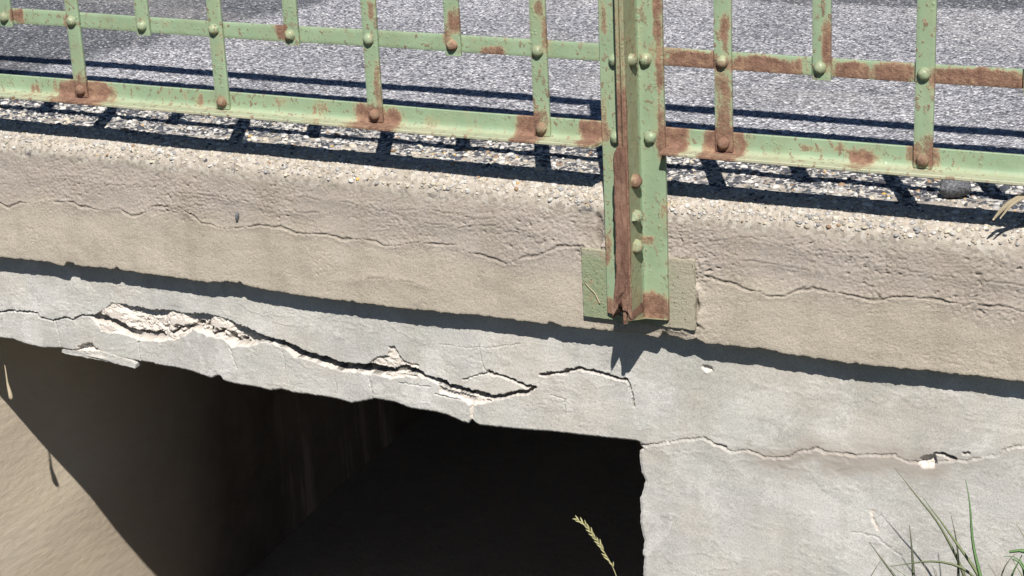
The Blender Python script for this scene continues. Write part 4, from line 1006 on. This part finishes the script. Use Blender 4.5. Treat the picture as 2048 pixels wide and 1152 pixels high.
def build_post(px, main):
    zb, zt = -.383, HAND_Z - .005
    P = []
    for (a, sd) in (((-.0445, .0078, .0018, .0078), 1), ((.0102, .052, .0102, .0155), 2)):
        xa, xb, w0, w1 = a
        P.append(angle_iron(xa + px, xb + px, w0 + px, w1 + px, zb, zt, -.004 if sd == 1 else -.010, sd))
    V = np.concatenate([P[0][0], P[1][0]]); n0 = len(P[0][0])
    q = np.concatenate([P[0][1], P[1][1] + n0]); t = np.concatenate([P[0][2], P[1][2] + n0])
    web = (V[:, 1] < -.012)
    g = np.where(web, 1.0, .08)
    r = rust_at(V[:, 0], V[:, 2]) if main else .35 * vnoise(V[:, 0] * 12, V[:, 2] * 12, 303)
    tip = sstep(-.045, -.052, V[:, 1]) * sstep(.03, -.08, V[:, 2]) * .75
    r = np.where(web, tip + .12, r)
    me = mesh_np('post', V - np.array((px, 0, zb)), q, t, mask=np.stack([r, g, 0 * r], -1))
    post = link('post', me, MAT['paint'], RAIL, (px, 0, zb - LEDGE_Z))
    me.set_sharp_from_angle(angle=math.radians(40))
    post['label'] = 'post of two back-to-back angle irons'
    # rust-swollen filler plate between the webs, flaring and splitting at its foot
    def fin(x0a, x1a, x0b, x1b, zt_, zb_, y0, seed):
        n = 70
        ax = np.linspace(zt_, zb_, n)
        sec = dense_poly(bevel_rect(0, 1, 0, 1, .12), .09)
        def place(z, s):
            u = (zt_ - z) / (zt_ - zb_)
            fl = sstep(.66, 1.0, u)
            xa = x0a + (x0b - x0a) * fl; xb = x1a + (x1b - x1a) * fl
            taper = sstep(0, .05, u)
            xa = xa + (.005 - xa) * (1 - taper) * .6; xb = xb + (.009 - xb) * (1 - taper) * .6
            X = px + xa + (xb - xa) * s[:, 0]
            Y = y0 + (-.009 - y0) * s[:, 1]
            nse = fbm(s[:, 0] * 9 + seed, z * 90 + s[:, 1] * 5, 361, 4, .6)
            gro = fbm(s[:, 0] * 16 + seed, z * 14 + 0 * s[:, 1], 367, 3) * fl
            front = s[:, 1] < .3
            X = X + nse * .0012
            Y = Y + np.where(front, nse * .0016 + gro * .006, 0)
            Z = z - np.where(front, fbm(s[:, 0] * 3 + seed, s[:, 1], 371, 2) * .006 - (.034 * s[:, 0] if seed == 1 else .03 * (1 - s[:, 0])), 0) * sstep(.80, 1, u)
            return np.stack([X, Y, Z], -1)
        V, q, t = section_sweep(sec, ax, place)
        return V, q[:, ::-1], t
    V, q, t = fin(-.0052, .0146, -.0125, .0035, -.118, -.372, -.0575, 1)
    o = rail_part('filler_plate', V, q, t, post, 'rust', origin=(px, -.03, -.2), rust=1.0)
    o['label'] = 'bare rust-brown filler plate'
    V, q, t = fin(.001, .0148, .0062, .0165, -.30, -.371, -.056, 5)
    rail_part('filler_plate', V, q, t, post, 'rust', origin=(px, -.03, -.34), rust=1.0)
    # base plate let into the face of the beam
    pl = dense_poly(bevel_rect(px - .0865, px + .0912, -.396, -.291, .0015), .006)
    pl = pl + np.stack([fbm(pl[:, 0] * 90, pl[:, 1] * 90, 383, 3) * np.where(pl[:, 0] > px, .0035, .001), fbm(pl[:, 0] * 90, pl[:, 1] * 90, 385, 3) * np.where(pl[:, 0] > px, .003, .0012)], -1)
    cx, cz = pl[:, 0].mean(), pl[:, 1].mean(); n = len(pl)
    ringsP = []
    for s, y in ((1, .02), (1, .001), (.99, .0), (.6, .0), (.25, .0), (.0, .0)):
        rr = np.stack([cx + (pl[:, 0] - cx) * s, np.full(n, y), cz + (pl[:, 1] - cz) * s], -1)
        rr[:, 1] += fbm(rr[:, 0] * 120, rr[:, 2] * 120, 381, 3) * .0006 * (y < .01)
        ringsP.append(rr)
    V = np.concatenate(ringsP)
    q = np.array([(i * n + j, i * n + (j + 1) % n, (i + 1) * n + (j + 1) % n, (i + 1) * n + j) for i in range(5) for j in range(n)])
    o = rail_part('base_plate', V, q, None, post, 'plate', origin=(px, .004, -.343))
    # bolts on the right side of the webs
    for bi, (z, rad) in enumerate(((-.172, .0105), (-.224, .0105), (-.268, .0112))):
        hexa = [(rad * math.cos(a + .2 * bi), rad * math.sin(a + .2 * bi)) for a in np.linspace(0, 2 * math.pi, 6, endpoint=False)] if bi else [(rad * math.cos(a), rad * math.sin(a)) for a in np.linspace(0, 2 * math.pi, 14, endpoint=False)]
        sec = dense_poly(hexa, .004)
        prof = [(-.001, 1.05), (.004, 1.0), (.0065, .88), (.008, .7), (.0095, .5), (.0105, .3)]
        base = np.array((px + .0162, -.032, z))
        rings = [np.stack([np.full(len(sec), d), sec[:, 0] * s, sec[:, 1] * s], -1) for d, s in prof]
        m = len(sec)
        V = np.concatenate(rings + [np.array([[.0108, 0, 0]])]) * (1 + .0 * bi) + base
        V = V + np.stack([fbm(V[:, 1] * 300, V[:, 2] * 300, 391 + bi, 2)] * 3, -1) * .0014
        q = np.array([(i * m + j, i * m + (j + 1) % m, (i + 1) * m + (j + 1) % m, (i + 1) * m + j) for i in range(5) for j in range(m)])
        t = np.array([(5 * m + j, 5 * m + (j + 1) % m, 6 * m) for j in range(m)])
        rail_part('bolt', V, q, t, post, origin=base.tolist(), rust=(.55, .25, .3)[bi], grime=.55)
    rivet(post, (px + .0156, -.031, .001), .0095, .009, .15, .7, 'x')
    rivet(post, (px + .0156, -.031, TOP_Z), .0095, .009, .15, .7, 'x')
    for rx, rz in ((.0262, -.0035), (.031, -.114), (-.0205, -.0065), (-.0215, -.118), (.028, TOP_Z), (-.0205, TOP_Z)):
        rivet(post, (px + rx, -.0062, rz), .0095, .009, 0.05, .15)
build_post(0.0, True)
build_post(POSTS[0], False)
build_post(POSTS[2], False)

# ------------------------------------------------------------------ loose stone on the ledge
def build_stone():
    v, f = lumpy(3, 19, .5)
    n = fbm(v[:, 0] * 2.1 + 3, v[:, 1] * 2.1 + v[:, 2] * 1.7, 401, 4)
    v = v * (1 + n * .16)[:, None]
    v = v * np.array((.0245, .018, .017))
    v[:, 0] = np.where(v[:, 0] < -.016, -.016 + (v[:, 0] + .016) * .3, v[:, 0])
    o = link('stone', mesh_np('stone', v - np.array((0, 0, v[:, 2].min())), tris=f), MAT['stone'], None, (.424, .122, float(ledge_z(np.array([.424]), np.array([.122]))[0]) - .001))
    o.rotation_euler = (.15, .12, .25)
    tag(o, 'fist-shaped dark grey stone lying on the ledge under the right railing panel', 'stone')
build_stone()

# ------------------------------------------------------------------ plants
def blade_mesh(pts, width, seed, z_ground):
    p = [np.array(a) for a in pts]
    last = p[-1]; gy = last[1] - .03
    gz = float(ground_z(np.array([last[0] + .02]), np.array([gy]))[0])
    p = p + [np.array((last[0] + .015, last[1] - .015, (last[2] + gz) / 2)), np.array((last[0] + .02, gy, gz - .02))]
    n = 34
    c = spline(p, n)
    # gentle lean away from the wall so the blade is not planar
    u = np.linspace(0, 1, n)
    c[:, 1] -= np.sin(u * math.pi) * .02 * ((seed % 3) - .6)
    w = width * np.clip(u / .35, .06, 1) ** .7 * .5
    t = np.gradient(c, axis=0); t /= np.linalg.norm(t, axis=1)[:, None]
    face = np.array((.25 * math.sin(seed * 1.9), -1, .15)); s = np.cross(t, face); s /= np.linalg.norm(s, axis=1)[:, None]
    nn = np.cross(s, t)
    fold = .28
    L = c - s * w[:, None]; R_ = c + s * w[:, None]; Mi = c + nn * (w * fold)[:, None]
    B = c + nn * (w * fold)[:, None] - nn * .0003
    V = np.concatenate([L, Mi, R_, B])
    q = []
    for i in range(n - 1):
        for a, b in ((0, n), (n, 2 * n), (2 * n, 3 * n), (3 * n, 0)):
            q.append((a + i, b + i, b + i + 1, a + i + 1))
    return V, np.array(q), c[-1]

def tuft(name_label, blades, seed0):
    base = None; parts = []
    for k, (pts, w, tone) in enumerate(blades):
        V, q, b = blade_mesh(pts, w, seed0 + k, -1.0); parts.append((V, q, tone)); base = b if base is None else base
    root = empty('grass_tuft', base.tolist())
    tag(root, name_label, 'grass', 'grass growing in front of the pier')
    for V, q, tone in parts:
        link('blade', mesh_np('blade', V - base, q), MAT[tone], root)
tuft('thin upright grass blades rising in front of the plaster pier, some dark, one arched', BLADES_A, 3)
tuft('broad bright green arching grass leaves at the right edge below the pier', BLADES_B, 31)

def build_seed():
    p = [np.array(a) for a in SEED]
    last = p[-1]; gz = float(ground_z(np.array([.15]), np.array([-.2]))[0])
    p += [np.array((.10, -.17, (last[2] + gz) / 2)), np.array((.15, -.2, gz - .02))]
    c = spline(p, 60)
    base = c[-1]
    root = empty('seed_grass', base.tolist())
    tag(root, 'single nodding grass stalk with pale seed head against the dark opening', 'grass')
    rad = np.interp(np.linspace(0, 1, 60), [0, .2, 1], [.0004, .0007, .0013])
    V, q, t = tube(c, rad, 6)
    link('stem', mesh_np('stem', V - base, q, t), MAT['husk'], root)
    v, f = ico(1)
    head = spline(SEED[:7], 30)
    for k in range(26):
        u = k / 25; i = min(28, int(u * 25))
        if k in (19, 21, 23): continue
        tdir = head[i] - head[i + 1]; tdir /= np.linalg.norm(tdir)
        side = (1 if k % 2 else -1)
        lat = np.cross(tdir, (0, -1, 0)); lat /= np.linalg.norm(lat)
        ang = .35 + .25 * random.random()
        d = tdir * math.cos(ang) + (lat * side + np.array((0, -.3 * (k % 3 - 1), 0))) * math.sin(ang); d /= np.linalg.norm(d)
        R_ = np.array(Vector(d.tolist()).to_track_quat('Z', 'Y').to_matrix())
        ln = random.uniform(.0048, .0066)
        vv = v.copy(); vv[:, :2] *= (1 - .55 * np.clip(vv[:, 2:3], 0, 1))
        vv = vv * np.array((.0014, .0012, ln))
        vv = vv @ R_.T + head[i] + d * ln * .8
        link('spikelet', mesh_np('spikelet', vv - base, tris=f), MAT['husk'], root)
build_seed()

def build_small():
    # dry grass leaf curling over the nose of the beam, split into two strands
    c = spline(DRYLEAF, 26); base = c[-1]
    u = np.linspace(0, 1, 26)
    VV, QQ, TT, off = [], [], [], 0
    for s, wd in ((0, .0030), (1, .0015)):
        cc0 = c.copy()
        if s: cc0[:, 2] += .006 * (1 - u) ** 1.5 - .002; cc0[:, 0] += .010 * (1 - u); cc0[:, 1] -= .003 * (1 - u)
        w = wd * np.sin(np.clip(u * .9 + .03, 0, 1) * math.pi) ** .7 + .0005
        V, q, t = tube(cc0, w, 8)
        m = 26 * 8; ctr = np.repeat(cc0, 8, 0); d = V[:m] - ctr
        d[:, 1] *= .3; V[:m] = ctr + d + (fbm(ctr[:, 0] * 400 + np.tile(np.arange(8), 26), ctr[:, 2] * 300, 411, 2) * .0006)[:, None]
        VV.append(V); QQ.append(q + off); TT.append(t + off); off += len(V)
    o = link('dry_leaf', mesh_np('dry_leaf', np.concatenate(VV) - base, np.concatenate(QQ), np.concatenate(TT)), MAT['dry'], None, base.tolist())
    tag(o, 'dry straw-coloured leaf hanging over the ledge edge at the right', 'leaf')
    # root hanging from the ceiling of the passage
    c = spline(STEM, 26); base = c[0]
    u = np.linspace(0, 1, 26)
    rad = np.where(u < .55, .0011, np.interp(u, [.55, .72, .85, .97, 1], [.0013, .0018, .0034, .0045, .002]))
    V, q, t = tube(c, rad, 8)
    o = link('hanging_root', mesh_np('hanging_root', V - base, q, t), MAT['dry'], None, base.tolist())
    tag(o, 'pale club-ended root hanging inside the opening above the sunlit side wall', 'root')
    c = spline(STRAW, 16); base = c[0]
    V, q, t = tube(c, np.linspace(.0005, .0011, 16), 6)
    o = link('straw', mesh_np('straw', V - base, q, t), MAT['dry'], None, base.tolist())
    tag(o, 'bent pale straw clinging to the green base plate of the post', 'straw')
build_small()
